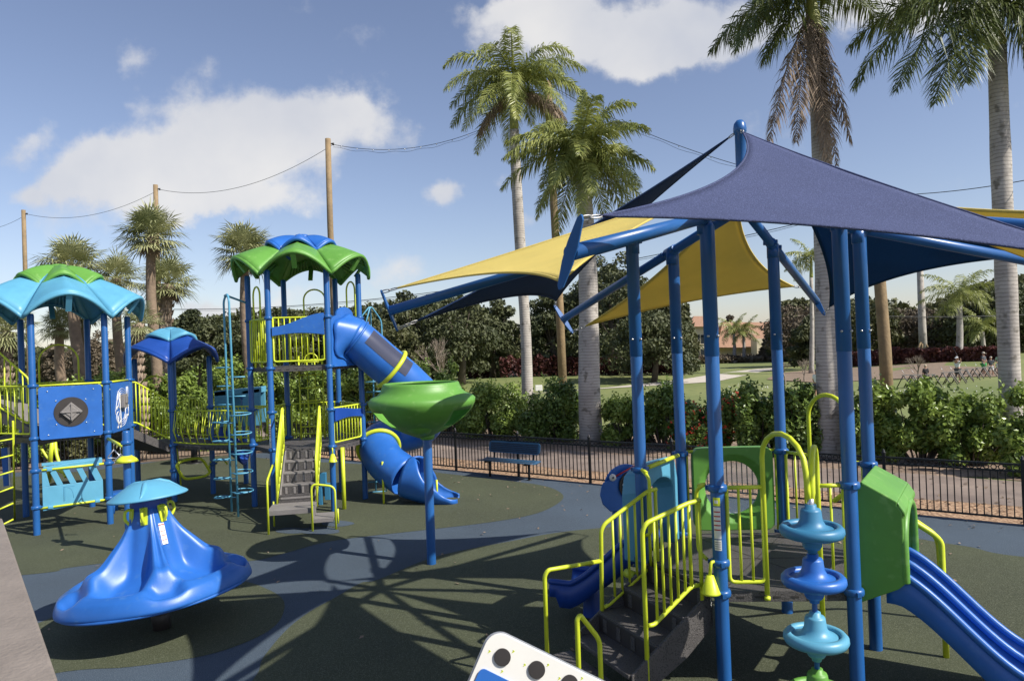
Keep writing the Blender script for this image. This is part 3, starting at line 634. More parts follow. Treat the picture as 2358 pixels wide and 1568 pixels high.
# bridge
for (a,b,out_) in ((S3[0],T2[3],-1),(S3[1],T2[2],1)):
    A_=P3(a,0);B_=P3(b,0); dd=(B_-A_).normalized(); nn_=V((dd.y,-dd.x,0))*(-out_)
    if out_<0: nn_=V((dd.y,-dd.x,0))
    else: nn_=-V((dd.y,-dd.x,0))
    mb=MB(); Lb=(B_-A_).length
    mb.tube([A_+Z*2.18,B_+Z*2.18],.018)
    lo=lambda s: A_.lerp(B_,s)+nn_*(.02+.0*math.sin(PI*s))+Z*(1.40+.035*(1-4*s*(1-s)))
    mb.tube([lo(i/12) for i in range(13)],.016)
    nbar=22
    for k in range(1,nbar):
        s=k/nbar; top=A_.lerp(B_,s)+Z*2.18; bot=lo(min(.99,max(.01,s+(.025 if k%2 else -.025)))); mid_=top.lerp(bot,.62)+nn_*.10; mb.tube([top,mid_,bot],.0105,6)
    mb.build('bridge_rail',yel,left,None)
mb=MB(); n_=18
for k in range(n_):
    s0,s1=k/n_+.004,(k+1)/n_-.004; z=lambda s:1.36-.05*4*s*(1-s)
    a0=P3(S3[0],0).lerp(P3(T2[3],0),s0);a1=P3(S3[0],0).lerp(P3(T2[3],0),s1);b0=P3(S3[1],0).lerp(P3(T2[2],0),s0);b1=P3(S3[1],0).lerp(P3(T2[2],0),s1)
    mb.ext([a0.lerp(b0,.06)+Z*z(s0),b0.lerp(a0,.06)+Z*z(s0),b1.lerp(a1,.06)+Z*z(s1),a1.lerp(b1,.06)+Z*z(s1)],(0,0,-.07))
mb.build('bridge_deck',deck,left)
# green hoop under structure 3
hp=[(408,1070),(425,1060),(462,1056),(480,1080),(482,1088),(470,1096),(432,1102),(420,1096),(410,1080)]
hpts=[at(x,y,16.9+.8*(x-408)/80) for x,y in hp]; mb=MB(); cc_=[]
n_=len(hpts)
for i in range(n_):
    a,b,c_,d_=[hpts[(i+j-1)%n_] for j in range(4)]
    for k in range(4):
        t=k/4; cc_.append(.5*((2*b)+(c_-a)*t+(2*a-5*b+4*c_-d_)*t*t+(3*b-a-3*c_+d_)*t**3))
mb.tube(cc_,.034,10,closed=True); mb.tube([hpts[-1],P3(S3[0],.83)],.02); mb.tube([hpts[3],P3(S3[1],.92)],.02); mb.build('hoop_seat',yel,left,'lime rounded hoop under the small deck')
# back chute with light blue walls (behind bridge)
bp=gnd(567,1113); post(left,(bp.x,bp.y),2.45,(2.3,1.4))
q0=at(496,1000,18.9);q1=at(600,1000,18.9)
mb=MB(); zb0,zt0=1.55,2.55
for (xa,xb,ya,yb) in ((496,524,18.9,18.9),(560,602,18.9,18.9)):
    pa=at(xa,1000,ya);pb=at(xb,1000,yb); mb.ext([V((pa.x,pa.y,zb0)),V((pb.x,pb.y,zb0)),V((pb.x,pb.y,zt0)),V((pa.x,pa.y,zt0-.05))],(0,.06,0))
pa=at(496,1000,18.9);pb=at(602,1000,18.9); mb.ext([V((pa.x,pa.y,zt0-.18)),V((pb.x,pb.y,zt0-.12)),V((pb.x,pb.y,zt0+.04)),V((pa.x,pa.y,zt0-.04))],(0,.5,0))
mb.box(((pa.x+pb.x)/2,19.3,(zb0+zt0)/2),(pb.x-pa.x,.04,zt0-zb0-.1)); mb.build('slide_entry',lblue,left,'light blue entry walls behind the bridge',bevel=.015)
mb=MB(); a_=at(500,1040,18.8); b_=at(560,1052,18.2)
def ch(u,v):
    p=V((a_.x,a_.y,1.25)).lerp(V((b_.x,b_.y+.1,.62)),v); t=(u-.5)*2
    return p+V((.0,.42*t,0))+V((0,0,(.34 if abs(t)>.98 else .30*t*t)))+V((-.1*(1-v),0,0))
mb.grid(ch,11,8); mb.build('slide_chute',sblue,left,'short dark blue chute behind the bridge',solid=.04)
mb=MB(); mb.tube(fil([gnd(493,1102),at(495,1065,18.3),at(512,1054,18.3),at(523,1068,18.1)],.1),.022); mb.build('hand_rail',yel,left)
mb=MB(); g_=gnd(418,1130); mb.tube([g_,(g_.x-.1,g_.y,1.4)],.018); mb.build('support_pole',yel,left)
mb=MB(); mb.tube([gnd(112,1110),at(116,1060,19.2),at(121,1010,19.2)],[.07,.06,.05],10); mb.tube(cr_([at(96,1034,19.2),at(108,1052,19.2),at(124,1068,19.2),at(150,1090,19.0)]),.035,8); mb.tube(cr_([at(127,1018,19.3),at(130,1045,19.2),at(140,1075,19.1),at(152,1098,19.0)]),.045,8)
mb.tube([at(98,1073,19.2),at(155,1092,19.2)],.025,8); mb.build('branch_climber',yel,left,'lime branching climber seen under the left tower')
mb=MB(); g_=gnd(793,1172); mb.tube([g_,(g_.x,g_.y,1.35)],.045,12); mb.build('support_pole',yel,left)
mb=MB()
for (xa,xb,ya,yb) in ((737,752,1088,1120),(748,762,1112,1150),(734,744,1120,1165)):
    p=at(xa,ya,16.0);q=at(xb,yb,16.0); mb.box(((p.x+q.x)/2,16.0,(p.z+q.z)/2),(abs(q.x-p.x),.10,abs(p.z-q.z)))
mb.build('play_panel',tblue,left,'small blue ground level play panel under the tall tower',bevel=.01)
g_=gnd(276,1178); st_=thing('stool','round blue stool on the rubber behind the short rounded post','stool',tuple(g_))
mb=MB(); mb.lathe([(0,.46),(.24,.46),(.27,.44),(.27,.40),(.22,.38),(0,.38)],g_,28); mb.build('seat',pblue,st_)
for a in (.3,2.4,4.5):
    mb=MB(); mb.tube([g_+V((.15*math.cos(a),.15*math.sin(a),.39)),g_+V((.19*math.cos(a),.19*math.sin(a),0))],.03,10); mb.build('leg',pblue,st_)
g_=gnd(448,1066); st_=thing('round_table','round blue table on a dark pedestal behind the bridge','table',tuple(g_))
mb=MB(); mb.lathe([(0,.74),(.55,.74),(.57,.72),(.55,.70),(0,.70)],g_,36); mb.build('tabletop',navy,st_)
mb=MB(); mb.tube([g_,g_+Z*.70],.10,14); mb.lathe([(.25,0),(.25,.02),(.1,.04)],g_,20); mb.build('pedestal',iron,st_)
# sticker with age guide on a post (white label, red lines)
def sticker(parent,P,z0,h,r=.0645,a0=-PI/2-.55,a1=-PI/2+.35):
    mb=MB(); 
    def sf(u,v,k=0): a=a0+(a1-a0)*u; return V((P[0]+(r+.001+k)*math.cos(a),P[1]+(r+.001+k)*math.sin(a),z0+h*v))
    mb.grid(lambda u,v:sf(u,.22+.0+v*.60),7,2,0); mb.grid(lambda u,v:sf(u,.84+v*.16),7,2,1)
    for k in range(5): mb.grid(lambda u,v,k=k:sf(.06+.88*u,.38+k*.085+v*.022,.0015),7,2,2)
    mb.grid(lambda u,v:sf(.2+.5*u,.89+v*.06,.0015),5,2,0); mb.grid(lambda u,v:sf(u,.0+v*.20),7,2,0)
    for k in range(4): mb.grid(lambda u,v,k=k:sf(.1+.8*u,.03+k*.04+v*.012,.0015),5,2,3)
    return mb.build('warning_label',[white,yel,red,step],parent)
sticker(left,T2[4],1.45,.62,a0=-PI/2-.9,a1=-PI/2)
# =================================================================== RIGHT PLAYSET WITH SHADE SAILS
right=thing('shaded_playset','blue post toddler play structure under navy and yellow shade sails','playground structure',(2.6,7.75,0))
HXc=V((2.6,7.75,0)); RA=-.0762
HX=[(2.6+1.226*math.cos(RA+k*PI/3),7.75+1.226*math.sin(RA+k*PI/3)) for k in range(6)]   # 0 F,1 D,2 B,3 A,4 C,5 E
DZ=1.0; ARM0=4.86; 
def armz(r): return 4.86-.245*r
for i,p in enumerate(HX):
    post(right,p,armz(1.226)-.04,(2.0,DZ)+((1.29,) if i==4 else ()),r=.066)
    mb=MB(); mb.lathe([(.0675,3.26),(.070,3.262),(.070,armz(1.226)-.06)],(p[0],p[1],0),20)
    for a in (-2.2,-.9): mb.lathe([(0,.02),(.012,.016),(.012,0)],(p[0]+.07*math.cos(a),p[1]+.07*math.sin(a),3.45),8,ax=(V((-math.sin(a),math.cos(a),0)),Z,V((math.cos(a),math.sin(a),0))),mi=1)
    mb.build('post_sleeve',[blue,metal],right)
deckplate(right,HX,DZ,label='grey hexagonal deck',grow=-.03)
# radial arms, end plates and mast
ARM={3:(0,4.0,0),2:(2,3.82,-.10),4:(-1.3,3.75,.09)}; TR0=3.72; tips=[]; ups=[];los=[]
for k in range(6):
    da,TR,dz=ARM.get(k,(0,TR0,0)); a=RA+k*PI/3; d0_=V((math.cos(a),math.sin(a),0)); a+=R_(da); d=V((math.cos(a),math.sin(a),0)); s0=HXc+d0_*.1+Z*armz(.1); tip=HXc+d*TR+Z*(armz(TR)+dz); tips.append(tip)
    mb=MB(); mb.tube([s0,tip],.056,16)
    ad=(tip-s0).normalized(); q=s0+ad*1.15
    mb.tube([q-ad*.09,q+ad*.09],.068,16); 
    for s in (-.1,.1): mb.box(q+ad*s,(.03,.17,.05),(ad,V((-d.y,d.x,0)),ad.cross(V((-d.y,d.x,0)))))
    mb.tube([q-Z*.16,q],.072,14)
    ar=mb.build('shade_arm',blue,right)
    # lens-shaped end plate, tilted so that one end is high and the other low
    sd=V((-d.y,d.x,0)); upn=(Z-ad*ad.z).normalized(); pd=(sd*.45+upn*.85).normalized()
    # alternate which neighbour gets the high corner
    nrm=ad; H_=.27; Wd=.042; pw=pd.cross(nrm).normalized()
    poly=[]
    for (s,wv) in ((-1,.15),(-.9,.55),(-.25,1),(.25,1),(.9,.55),(1,.15)): poly.append(tip+pd*(H_*s)+pw*(Wd*wv))
    poly=poly+[tip+pd*(H_*s)-pw*(Wd*wv) for (s,wv) in ((1,.15),(.9,.55),(.25,1),(-.25,1),(-.9,.55),(-1,.15))]
    mb=MB(); mb.ext([p-nrm*.008 for p in poly],nrm*.022); pl=mb.build('end_plate',blue,right,bevel=.004)
    up=tip+pd*H_*.9; lo=tip-pd*H_*.9; ups.append(up);los.append(lo)
mast=HXc+Z*4.7; MTOP=5.80
mb=MB(); mb.lathe([(.095,4.80),(.095,5.0),(.060,5.04),(.057,5.68),(.070,5.69),(.072,5.73),(.062,5.785),(.034,5.82),(.001,5.83)],HXc,20); mb.build('mast',blue,right)
def sail(A,B,Cc,m,label,k=.095,g=24,sag=.05,kx=None):
    """A = mast corner, B and Cc = arm corners"""
    P=[A,B,Cc]; 
    def f(a,b,c):
        p=P[0]*a+P[1]*b+P[2]*c
        for (x,y,z,i,j,l) in ((a,b,c,0,1,2),(b,c,a,1,2,0),(c,a,b,2,0,1)):
            kk=(kx or {}).get(l,k)
            p=p+(P[l]-(P[i]+P[j])/2)*(kk*4*x*y*(1-z)**1.5)
        p.z-=sag*27*a*b*c
        return p
    mb=MB(); vs=[];idx={}
    for i in range(g+1):
        for j in range(g+1-i):
            a=i/g;b=j/g;c=1-a-b; idx[(i,j)]=len(vs); q=f(a,b,c); q.z+=.006*mnoise.noise(q*2.5); vs.append(q)
    fs=[]
    for i in range(g):
        for j in range(g-i):
            fs.append((idx[(i,j)],idx[(i+1,j)],idx[(i,j+1)]))
            if i+j<g-1: fs.append((idx[(i+1,j)],idx[(i+1,j+1)],idx[(i,j+1)]))
    mb.add(vs,fs,0,True)
    o=mb.build('shade_sail',m,right,label,solid=.004)
    hm=MB(); edge=[f(1-t/30,t/30,0) for t in range(31)]+[f(0,1-t/30,t/30) for t in range(1,31)]+[f(t/30,0,1-t/30) for t in range(1,30)]
    hm.tube(edge,.011,6,closed=True)
    # folded hem band
    for (s,e_) in ((0,1),(1,2),(2,0)):
        ws=[]
        for t in range(31):
            x=t/30; co_=[0,0,0]; co_[s]=1-x; co_[e_]=x; third=3-s-e_; ca=list(co_); wv=.018*min(1,6*x,6*(1-x)); 
            ca[third]=wv; ca[s]=max(0,ca[s]-wv/2); ca[e_]=max(0,ca[e_]-wv/2); tot=sum(ca); ca=[q/tot for q in ca]
            ws.append((f(*co_),f(*ca)))
        hm.add([q+V((0,0,-.006)) for pr in ws for q in pr],[(2*i,2*i+1,2*i+3,2*i+2) for i in range(30)],0,True)
    hm.build('hem',m,o); return o
def shackle(a,b,parent=None):
    a=V(a);b=V(b);d=b-a;n=max(2,int(d.length/.085)); mb=MB(); dn=d.normalized(); s1=dn.orthogonal().normalized(); s2=dn.cross(s1)
    for i in range(n):
        c=a+d*((i+.5)/n); sd=s1 if i%2 else s2; hl=d.length/n*.62
        mb.tube([c+dn*(hl*math.cos(t))+sd*(.018*math.sin(t)) for t in [2*PI*q/10 for q in range(10)]],.0065,6,closed=True)
    return mb.build('shackle_chain',chain,right)
mt=HXc+Z*5.72; mm=HXc+Z*5.2
def pull(P,tgt,d): return P+(V(tgt)-P).normalized()*d
# pinwheel: sail i between arm i and arm i+1
names={5:('main navy sail facing the camera',cl_blue)}
# indices: 4=C,5=E,0=F,1=D,2=B,3=A
plan=[(4,5,'u','l',mt,cl_blue,'big navy blue shade sail nearest the camera'),(5,0,'u','l',mm,cl_yel,'yellow shade sail at the right edge'),(0,1,'u','l',mt,cl_back,'navy shade sail on the far right'),
      (1,2,'u','l',mm,cl_yel,'yellow shade sail hanging behind the posts'),(2,3,'u','l',mt,cl_shaded,'navy shade sail showing its shaded side on the far left'),(3,4,'u','l',mm,cl_yel,'bright sunlit yellow shade sail on the left')]
for (i,j,a,b,top,m_,lb) in plan:
    A_=ups[i];B_=los[j]; ce=(A_+B_+top)/3
    ln=.22 if i==3 else (.16 if i==4 else .32)
    a2=pull(A_,ce,ln);b2=pull(B_,ce,ln*.8);t2=pull(top,ce,.14)
    sail(t2,a2,b2,m_,lb,kx={4:{1:.045,2:.125,0:.07},1:{1:.085,2:.09,0:.06},3:{1:.09,2:.04,0:.10},5:{0:.15,1:.15,2:.15}}.get(i)); shackle(A_,a2);shackle(B_,b2);shackle(top,t2)
# railings (C=4,E=5,A=3,B=2,D=1,F=0)
Cp,Ep,Ap,Bp,Dp,Fp=[P3(HX[i],0) for i in (4,5,3,2,1,0)]
def railseg(A_,B_,t0,t1,zt,zb,nb,tall=None,label=None):
    a=A_.lerp(B_,t0);b=A_.lerp(B_,t1)
    mb=MB(); mb.tube([a+Z*zt,b+Z*zt],.02); mb.tube(fil([a+Z*zt,a+Z*zb,b+Z*zb,b+Z*zt],.06),.019)
    for k in range(1,nb+1): q=a.lerp(b,k/(nb+1)); mb.tube([q+Z*zb,q+Z*zt],.0135,8)
    return mb.build('guard_rail',yel,right,label)
f_=V((Ep.y-Cp.y,-(Ep.x-Cp.x),0)).normalized(); 
railseg(Cp,Ep,.07,.34,2.0,1.10,2,label='front rail left of the climber'); railseg(Cp,Ep,.76,.95,2.0,1.10,1,label='front rail right of the climber')
# entry arches of the spinning climber
clb=at(1876,1400,5.93); clb=V((clb.x,clb.y,0))
mb=MB(); a=Cp.lerp(Ep,.35); pts=[a+Z*.98,a+Z*2.2]; r=(clb-a).length/2
for k in range(9):
    t=PI*k/8; q=a.lerp(clb+V((-.03,0,0)),(1-math.cos(t))/2); pts.append(V((q.x,q.y,2.28+.27*math.sin(t))))
pts+= [clb+V((-.02,0,2.12)),clb+V((0,0,1.98))]; mb.tube(pts,.024,12); mb.lathe([(0,.0),(.03,0),(.03,.03),(0,.03)],a+V((0,0,.93)),10)
mb.build('entry_arch',yel,right,'left arch reaching out to the climber')
mb=MB(); a=Cp.lerp(Ep,.76); pts=[a+Z*.55,a+Z*2.1]
for k in range(9):
    t=PI*k/8; q=a.lerp(clb+V((.03,.02,0)),(1-math.cos(t))/2); pts.append(V((q.x,q.y,2.18+.24*math.sin(t))))
pts+= [clb+V((.02,0,2.1)),clb+V((0,0,1.98))]; mb.tube(pts,.024,12); mb.build('entry_arch',yel,right,'right arch reaching out to the climber')
# spinning wheel climber
cl=[]
mb=MB(); mb.tube([clb+Z*0,clb+Z*2.02],.022,12); mb.lathe([(0,2.06),(.03,2.05),(.03,1.98),(.02,1.96)],clb,12,1); pole=mb.build('climber_pole',[blue,metal],right)
for z,m_,lb in ((1.775,tblue,'top teal spinning wheel'),(1.36,pblue,'middle blue spinning wheel'),(.875,lblue,'light blue spinning wheel'),(.40,green,'green spinning wheel at the bottom')):
    mb=MB(); R0=.245
    mb.lathe([(.03,.23),(.045,.228),(.048,.195),(.075,.192),(.082,.175),(.090,.10),(.115,.055),(.155,.035),(.20,.025)],clb+Z*z,28)
    mb.lathe([(.20,.0),(.12,-.01),(.085,-.03),(.078,-.12),(.062,-.145),(.042,-.15),(.038,-.18),(0,-.18)],clb+Z*z,28)
    # wheel rim
    mb.lathe([(R0-.055,.035),(R0-.045,.055),(R0-.01,.055),(R0+.012,.03),(R0+.015,.0),(R0,-.03),(R0-.035,-.045),(R0-.055,-.03),(R0-.06,.0),(R0-.055,.035)],clb+Z*z,40)
    for k in range(5):
        a=2*PI*k/5+z*3; d=V((math.cos(a),math.sin(a),0)); mb.bar(clb+Z*(z+.01)+d*.09,clb+Z*(z+.008)+d*(R0-.03),.085,.04)
    mb.lathe([(.0,.23),(.03,.23)],clb+Z*z,20)
    mb.build('spinning_wheel',m_,right,lb,bevel=0)
# back green panel with clear bubble (between B and D)
e_=(Dp-Bp).normalized(); n_=V((e_.y,-e_.x,0)); c=(Bp+Dp)/2+Z*1.56
mb=MB(); N=56; outer=[]
for k in range(N):
    a=2*PI*(k+.5)/N; q=(abs(math.cos(a))**14+abs(math.sin(a))**14)**(-1/14); outer.append(c+e_*(.49*q*math.cos(a))+Z*(.51*q*math.sin(a)))
ang=[2*PI*k/N for k in range(N)]
ring=[c+e_*(.33*math.cos(math.atan2((p-c).z,(p-c).dot(e_))))+Z*(.33*math.sin(math.atan2((p-c).z,(p-c).dot(e_)))) for p in outer]
t_=n_*.14
for fz in (0,1):
    o2=[p+t_*fz-n_*.05 for p in outer]; r2=[p+t_*fz-n_*.05 if fz==0 else p+t_*.55-n_*.05 for p in ring]; 
vs=[p+n_*.09 for p in outer]+[c+(p-c)*1.28+n_*.09 for p in ring]+[p-n_*.0 for p in ring]+[p-n_*.05 for p in outer]+[p-n_*.05 for p in ring]
fs=[]
for i in range(N):
    j=(i+1)%N; fs+=[(i,j,N+j,N+i),(N+i,N+j,2*N+j,2*N+i),(2*N+i,2*N+j,4*N+j,4*N+i),(3*N+i,4*N+i,4*N+j,3*N+j),(i,3*N+i,3*N+j,j)]
mb.add(vs,fs,0,False); gpn=mb.build('window_panel',green,right,'green square panel with round bubble window',bevel=.012)
mb=MB(); 
mb.grid(lambda u,v:c+(e_*math.cos(2*PI*u)+Z*math.sin(2*PI*u))*(.34*math.sin(v*PI/2*.98))-n_*(.22*math.cos(v*PI/2)+.02),40,10,closeu=True); mb.build('bubble_window',glass,gpn)
mb=MB()
for s in (.055,.945): q=Bp.lerp(Dp,s); mb.tube([q+Z*1.0,q+Z*2.02],.018)
mb.tube([Bp+Z*2.02,Dp+Z*2.02],.018); mb.build('panel_frame',yel,right)
# far right side rails D-F
railseg(Dp,Fp,.06,.40,2.0,1.1,2); railseg(Dp,Fp,.78,.94,2.0,1.1,1)
mb=MB(); mb.tube(arch(Dp.lerp(Fp,.36)+Z*1.0,Dp.lerp(Fp,.80)+Z*.95,2.73),.024,12); mb.build('hand_loop',yel,right,'tall loop on the far side of the deck')
o_=V((Dp.y-Fp.y,-(Dp.x-Fp.x),0)).normalized(); 
if o_.dot((Dp+Fp)/2-HXc)<0:o_=-o_
q1=Dp.lerp(Fp,.45)+o_*.25;q2=Dp.lerp(Fp,.9)+o_*.3
mb=MB(); mb.tube(fil([q1+Z*1.45,q1.lerp(q2,.5)+Z*1.68,q2+Z*1.5,q2+o_*.5+Z*1.3,q2+o_*1.0+Z*1.0,q2+o_*1.05+Z*0],.15),.03,12); mb.build('hand_rail',yel,right)
hr=[at(2080,1180,7.6),at(2096,1196,7.55),at(2152,1231,7.45),at(2168,1248,7.45),at(2172,1345,7.4)]
mb=MB(); g_=hr[-1]; mb.tube(fil(hr+[V((g_.x,g_.y,0))],.12),.03,12); mb.build('hand_rail',yel,right,'lime rail beyond the double slide')
# light-blue hood + dark blue slide on side A-B
e_=(Bp-Ap).normalized(); o_=V((-e_.y,e_.x,0)); 
if o_.dot((Ap+Bp)/2-HXc)<0:o_=-o_
c=(Ap+Bp)/2
def hood(base,e,o,zb,wz,H1,H2,depth,m,parent,label,w=.50,th=.05):
    """arched entry hood: two cheeks and a top, open in the middle"""
    mb=MB(); prof=[(-w,0),(-w,H1*.75),(-w*.88,H1*.93),(-w*.5,H1),(w*.5,H1),(w*.88,H1*.93),(w,H1*.75),(w,0)]
    inn=[(-w+.13,0),(-w+.13,H1*.62)]+[((w-.13)*math.cos(PI-PI*k/10),H1*.62+.20*math.sin(PI*k/10)) for k in range(1,10)]+[(w-.13,H1*.62),(w-.13,0)]
    def pt(x,z,s): return base+e*x+Z*(zb+z)+o*s
    # resample both outlines to same count by angle
    n=26
    def res(P):
        Ls=[0]
        for i in range(1,len(P)): Ls.append(Ls[-1]+math.hypot(P[i][0]-P[i-1][0],P[i][1]-P[i-1][1]))
        out=[]
        for k in range(n+1):
            s=Ls[-1]*k/n
            for i in range(1,len(P)):
                if s<=Ls[i]+1e-9: f=(s-Ls[i-1])/(Ls[i]-Ls[i-1]); out.append((P[i-1][0]+(P[i][0]-P[i-1][0])*f,P[i-1][1]+(P[i][1]-P[i-1][1])*f)); break
        return out
    O=res(prof);I=res(inn); vs=[pt(x,z,0) for x,z in O]+[pt(x,z,0) for x,z in I]+[pt(x*.96,z*(H2/H1) if z>.3 else z,depth) for x,z in O]+[pt(x*.98,z*(H2/H1) if z>.3 else z,depth) for x,z in I]
    N=n+1; fs=[]
    for i in range(n): fs+=[(i,i+1,N+i+1,N+i),(2*N+i,3*N+i,3*N+i+1,2*N+i+1),(i,2*N+i,2*N+i+1,i+1),(N+i,N+i+1,3*N+i+1,3*N+i)]
    fs+=[(0,N,3*N,2*N),(n,2*N+n,3*N+n,N+n)]
    mb.add(vs,fs,0,False); return mb.build('slide_hood',m,parent,label,bevel=.02)
hood(c+o_*.02,e_,o_,.92,0,1.10,1.02,.28,lblue,right,'light blue arched hood on the left side',w=.52)
mb=MB(); mb.tube([c-e_*.45+Z*2.0-o_*.02,c+e_*.45+Z*2.0-o_*.02],.026); mb.build('crossbar',yel,right)
def slide(parent,base,e,o,L_,z0,lanes,m,label,wid=.5,ze=.28,curve=0,drop=.72):
    mb=MB(); W_=wid*lanes/2
    def path(v):
        s=v; q=max(0,min(1,(v-.06)/drop)); z=z0+(ze-z0)*(q*q*(3-2*q)*.45+q*.55)
        return z
    def lateral(u): # u 0..1 across; returns (x,height)
        x=(u-.5)*2*W_; k=u*lanes; f=k-math.floor(k) if u<1 else 1.0
        hgt=.19*(1-min(1,min(f,1-f)*lanes*0+min(f,1-f)/.13))**1.0 if min(f,1-f)<.13 else 0
        return x,hgt
    nu=10*lanes+1
    def fn(u,v):
        x,h=lateral(u); s=v*L_; p=base+o*s+e*(x+curve*v*v); return V((p.x,p.y,path(v)+h))
    mb.grid(fn,nu,28)
    # skirts under the outer walls
    for u in (0,1):
        mb.grid(lambda a,v,u=u: fn(u,v)+V((0,0,-.30*a*(1 if v<.9 else .6)))+e*((.02 if u else -.02)*a),3,28)
    for u in [i/lanes for i in range(lanes+1)]:
        mb.tube([fn(u,v/27)+V((0,0,.0)) for v in range(28)],.026,8)
    return mb.build('slide',m,parent,label,solid=.02)
slide(right,c+o_*.15,e_,o_,1.22,.97,1,sblue,'short shaded blue slide on the left side',wid=.60,ze=.30,curve=-.12)
mb=MB(); q=c+o_*1.0; mb.lathe([(.13,0),(.11,.3),(.1,.34)],q,16); mb.build('slide_leg',sblue,right)
mb=MB(); mb.tube([c-e_*.55+o_*.25+Z*.8,c-e_*.62+o_*.1+Z*.8],.05,12); mb.build('tube_stub',yel,right)
# green hood + double slide on side E-F
e_=(Fp-Ep).normalized(); o_=V((e_.y,-e_.x,0)); 
if o_.dot((Ep+Fp)/2-HXc)<0:o_=-o_
c=(Ep+Fp)/2
mb=MB(); wv=.50
def gh(x,z,s): return c+e_*x+Z*z+o_*s
secs=[]  # cheek polygon in (s,z): tall near the deck, cut diagonally at the front
for sx in (-1,1):
    x=sx*wv; poly=[(0.03,.86),(0.03,1.92),(.08,1.99),(.37,1.83),(.42,1.76),(.42,1.10),(.36,1.04)]
    mb.ext([gh(x,z,s) for s,z in poly],e_*(-.05*sx))
top=[(0.03,1.93),(.08,2.02),(.38,1.855),(.44,1.76)]
for i in range(3):
    (s0,z0),(s1,z1)=top[i],top[i+1]; mb.ext([gh(-wv,z0,s0),gh(wv,z0,s0),gh(wv,z1,s1),gh(-wv,z1,s1)],V((0,0,-.05)))
def lip(u,v):
    x=-wv+2*wv*u; return gh(x,1.52+(.0 if v<.5 else -.0)-.0,0)
arcp=[gh(-wv+.03,1.10,.42),gh(-wv+.03,1.45,.42)]+[gh(-(wv-.03)*math.cos(PI*k/10),1.45+.30*math.sin(PI*k/10),.42) for k in range(1,10)]+[gh(wv-.03,1.45,.42),gh(wv-.03,1.10,.42)]
mb.tube(arcp,.04,8)
mb.build('slide_hood',green,right,'green plastic hood over the double slide',bevel=.025)
slide(right,c+o_*.25,e_,o_,1.75,.99,2,pblue,'wide blue double slide running out of frame',wid=.41,ze=.20,drop=.56)
# stairs, left-front side A-C
out=V((Ap.y-Cp.y,-(Ap.x-Cp.x),0)).normalized()
if out.dot((Ap+Cp)/2-HXc)<0: out=-out
mid=(Ap+Cp)/2; ex_=(Cp-Ap).normalized()
mb=stairs(right,HX[3],HX[4],out,DZ,3,.32,wid=.98,riser=.2)
ctr=mid+out*(.32*3+.38); mb.box(ctr+Z*.20,(.62,1.05,.12),(out,ex_,Z)); mb.box(ctr+out*.31+Z*.1,(.03,1.05,.2),(out,ex_,Z),1)
for s in (-1,1):
    mb.box(ctr+ex_*(s*.53)+Z*.12,(.62,.03,.22),(out,ex_,Z),1)
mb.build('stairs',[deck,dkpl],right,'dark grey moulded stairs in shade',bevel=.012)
dr=(out.x,out.y)
def PL(px,py,s): 
    base=mid+ex_*s; return onp(px,py,base,dr)
for s,rp,lp_,label in ((-.50,[(1385,1440),(1384,1222),(1392,1206),(1492,1130),(1512,1126)],[(1390,1398),(1402,1392),(1497,1305)],'far stair rail'),
                      (.50,[(1497,1700),(1479,1222),(1488,1204),(1585,1158),(1612,1152)],[(1492,1440),(1506,1438),(1592,1350),(1612,1346)],'near stair rail')):
    R3=[PL(x,y,s) for x,y in rp];L3=[PL(x,y,s) for x,y in lp_]
    b=R3[0]; b=V((b.x,b.y,0.15)); mb=MB(); mb.tube(fil([b]+R3[1:],.06),.022,12); mb.tube(fil(L3,.08),.020,12)
    # balusters by parameter along the top rail
    T0,T1_=R3[2],R3[3]; B0,B1=L3[1],L3[2]
    for k in range(1,6):
        t=k/6.0; 
        top=T0.lerp(T1_,t*1.02); px_,py_=proj(top); 
        # bottom: same plan position on the lower rail
        tt=((top-B0).dot(out))/((B1-B0).dot(out)); bt=B0.lerp(B1,max(0,min(1.1,tt))); mb.tube([V((top.x,top.y,bt.z)),top],.014,8)
    e2=L3[-1]; mb.tube([R3[-2],V((R3[-2].x,R3[-2].y,e2.z))],.018,10); mb.tube([R3[-1]+out*.02,V((R3[-1].x,R3[-1].y,.85))+out*.02],.02,10)
    # vertical grab loop by the post
    base=mid+ex_*(s*1.0); g0=base-out*(-.06); mb.tube(fil([g0+Z*2.0+ex_*(.08*(1 if s<0 else -1)),g0+Z*2.02,g0+out*.0+Z*2.02-ex_*(.0),g0+ex_*(.12*(1 if s<0 else -1))+Z*1.95,g0+ex_*(.12*(1 if s<0 else -1))+Z*1.35,g0+Z*1.30],.06),.019,10)
    mb.build('stair_rail',yel,right,label)
# outer hand rails of the landing
r3=[PL(x,y,-.5) for x,y in ((1384,1291),(1262,1312),(1254,1325),(1259,1490))]; r3[-1]=V((r3[-1].x,r3[-1].y,0)); mb=MB(); mb.tube(fil(r3,.08),.022,12); mb.build('hand_rail',yel,right,'outer rail of the bottom landing')
b=mid+ex_*.5; r3=[PL(x,y,.56) for x,y in ((1332,1560),(1329,1425),(1336,1416),(1375,1465),(1381,1480),(1384,1570))]; r3[0]=V((r3[0].x,r3[0].y,0));r3[-1]=V((r3[-1].x,r3[-1].y,0)); mb=MB(); mb.tube(fil(r3,.06),.022,12); mb.build('hand_rail',yel,right,'low grab rail beside the landing')
bell(right,HX[4],1.30,(-.75,-.45)); 
mb=MB(); d=V((-.75,-.45,0)).normalized(); q=P3(HX[4],1.0)+d*.14
for k in range(5): mb.tube([q+V((.006*(k%2),0,-.02*k)),q+V((-.006*(k%2),0,-.02*k-.024))],.004,5)
mb.build('bell_chain',chain,right)
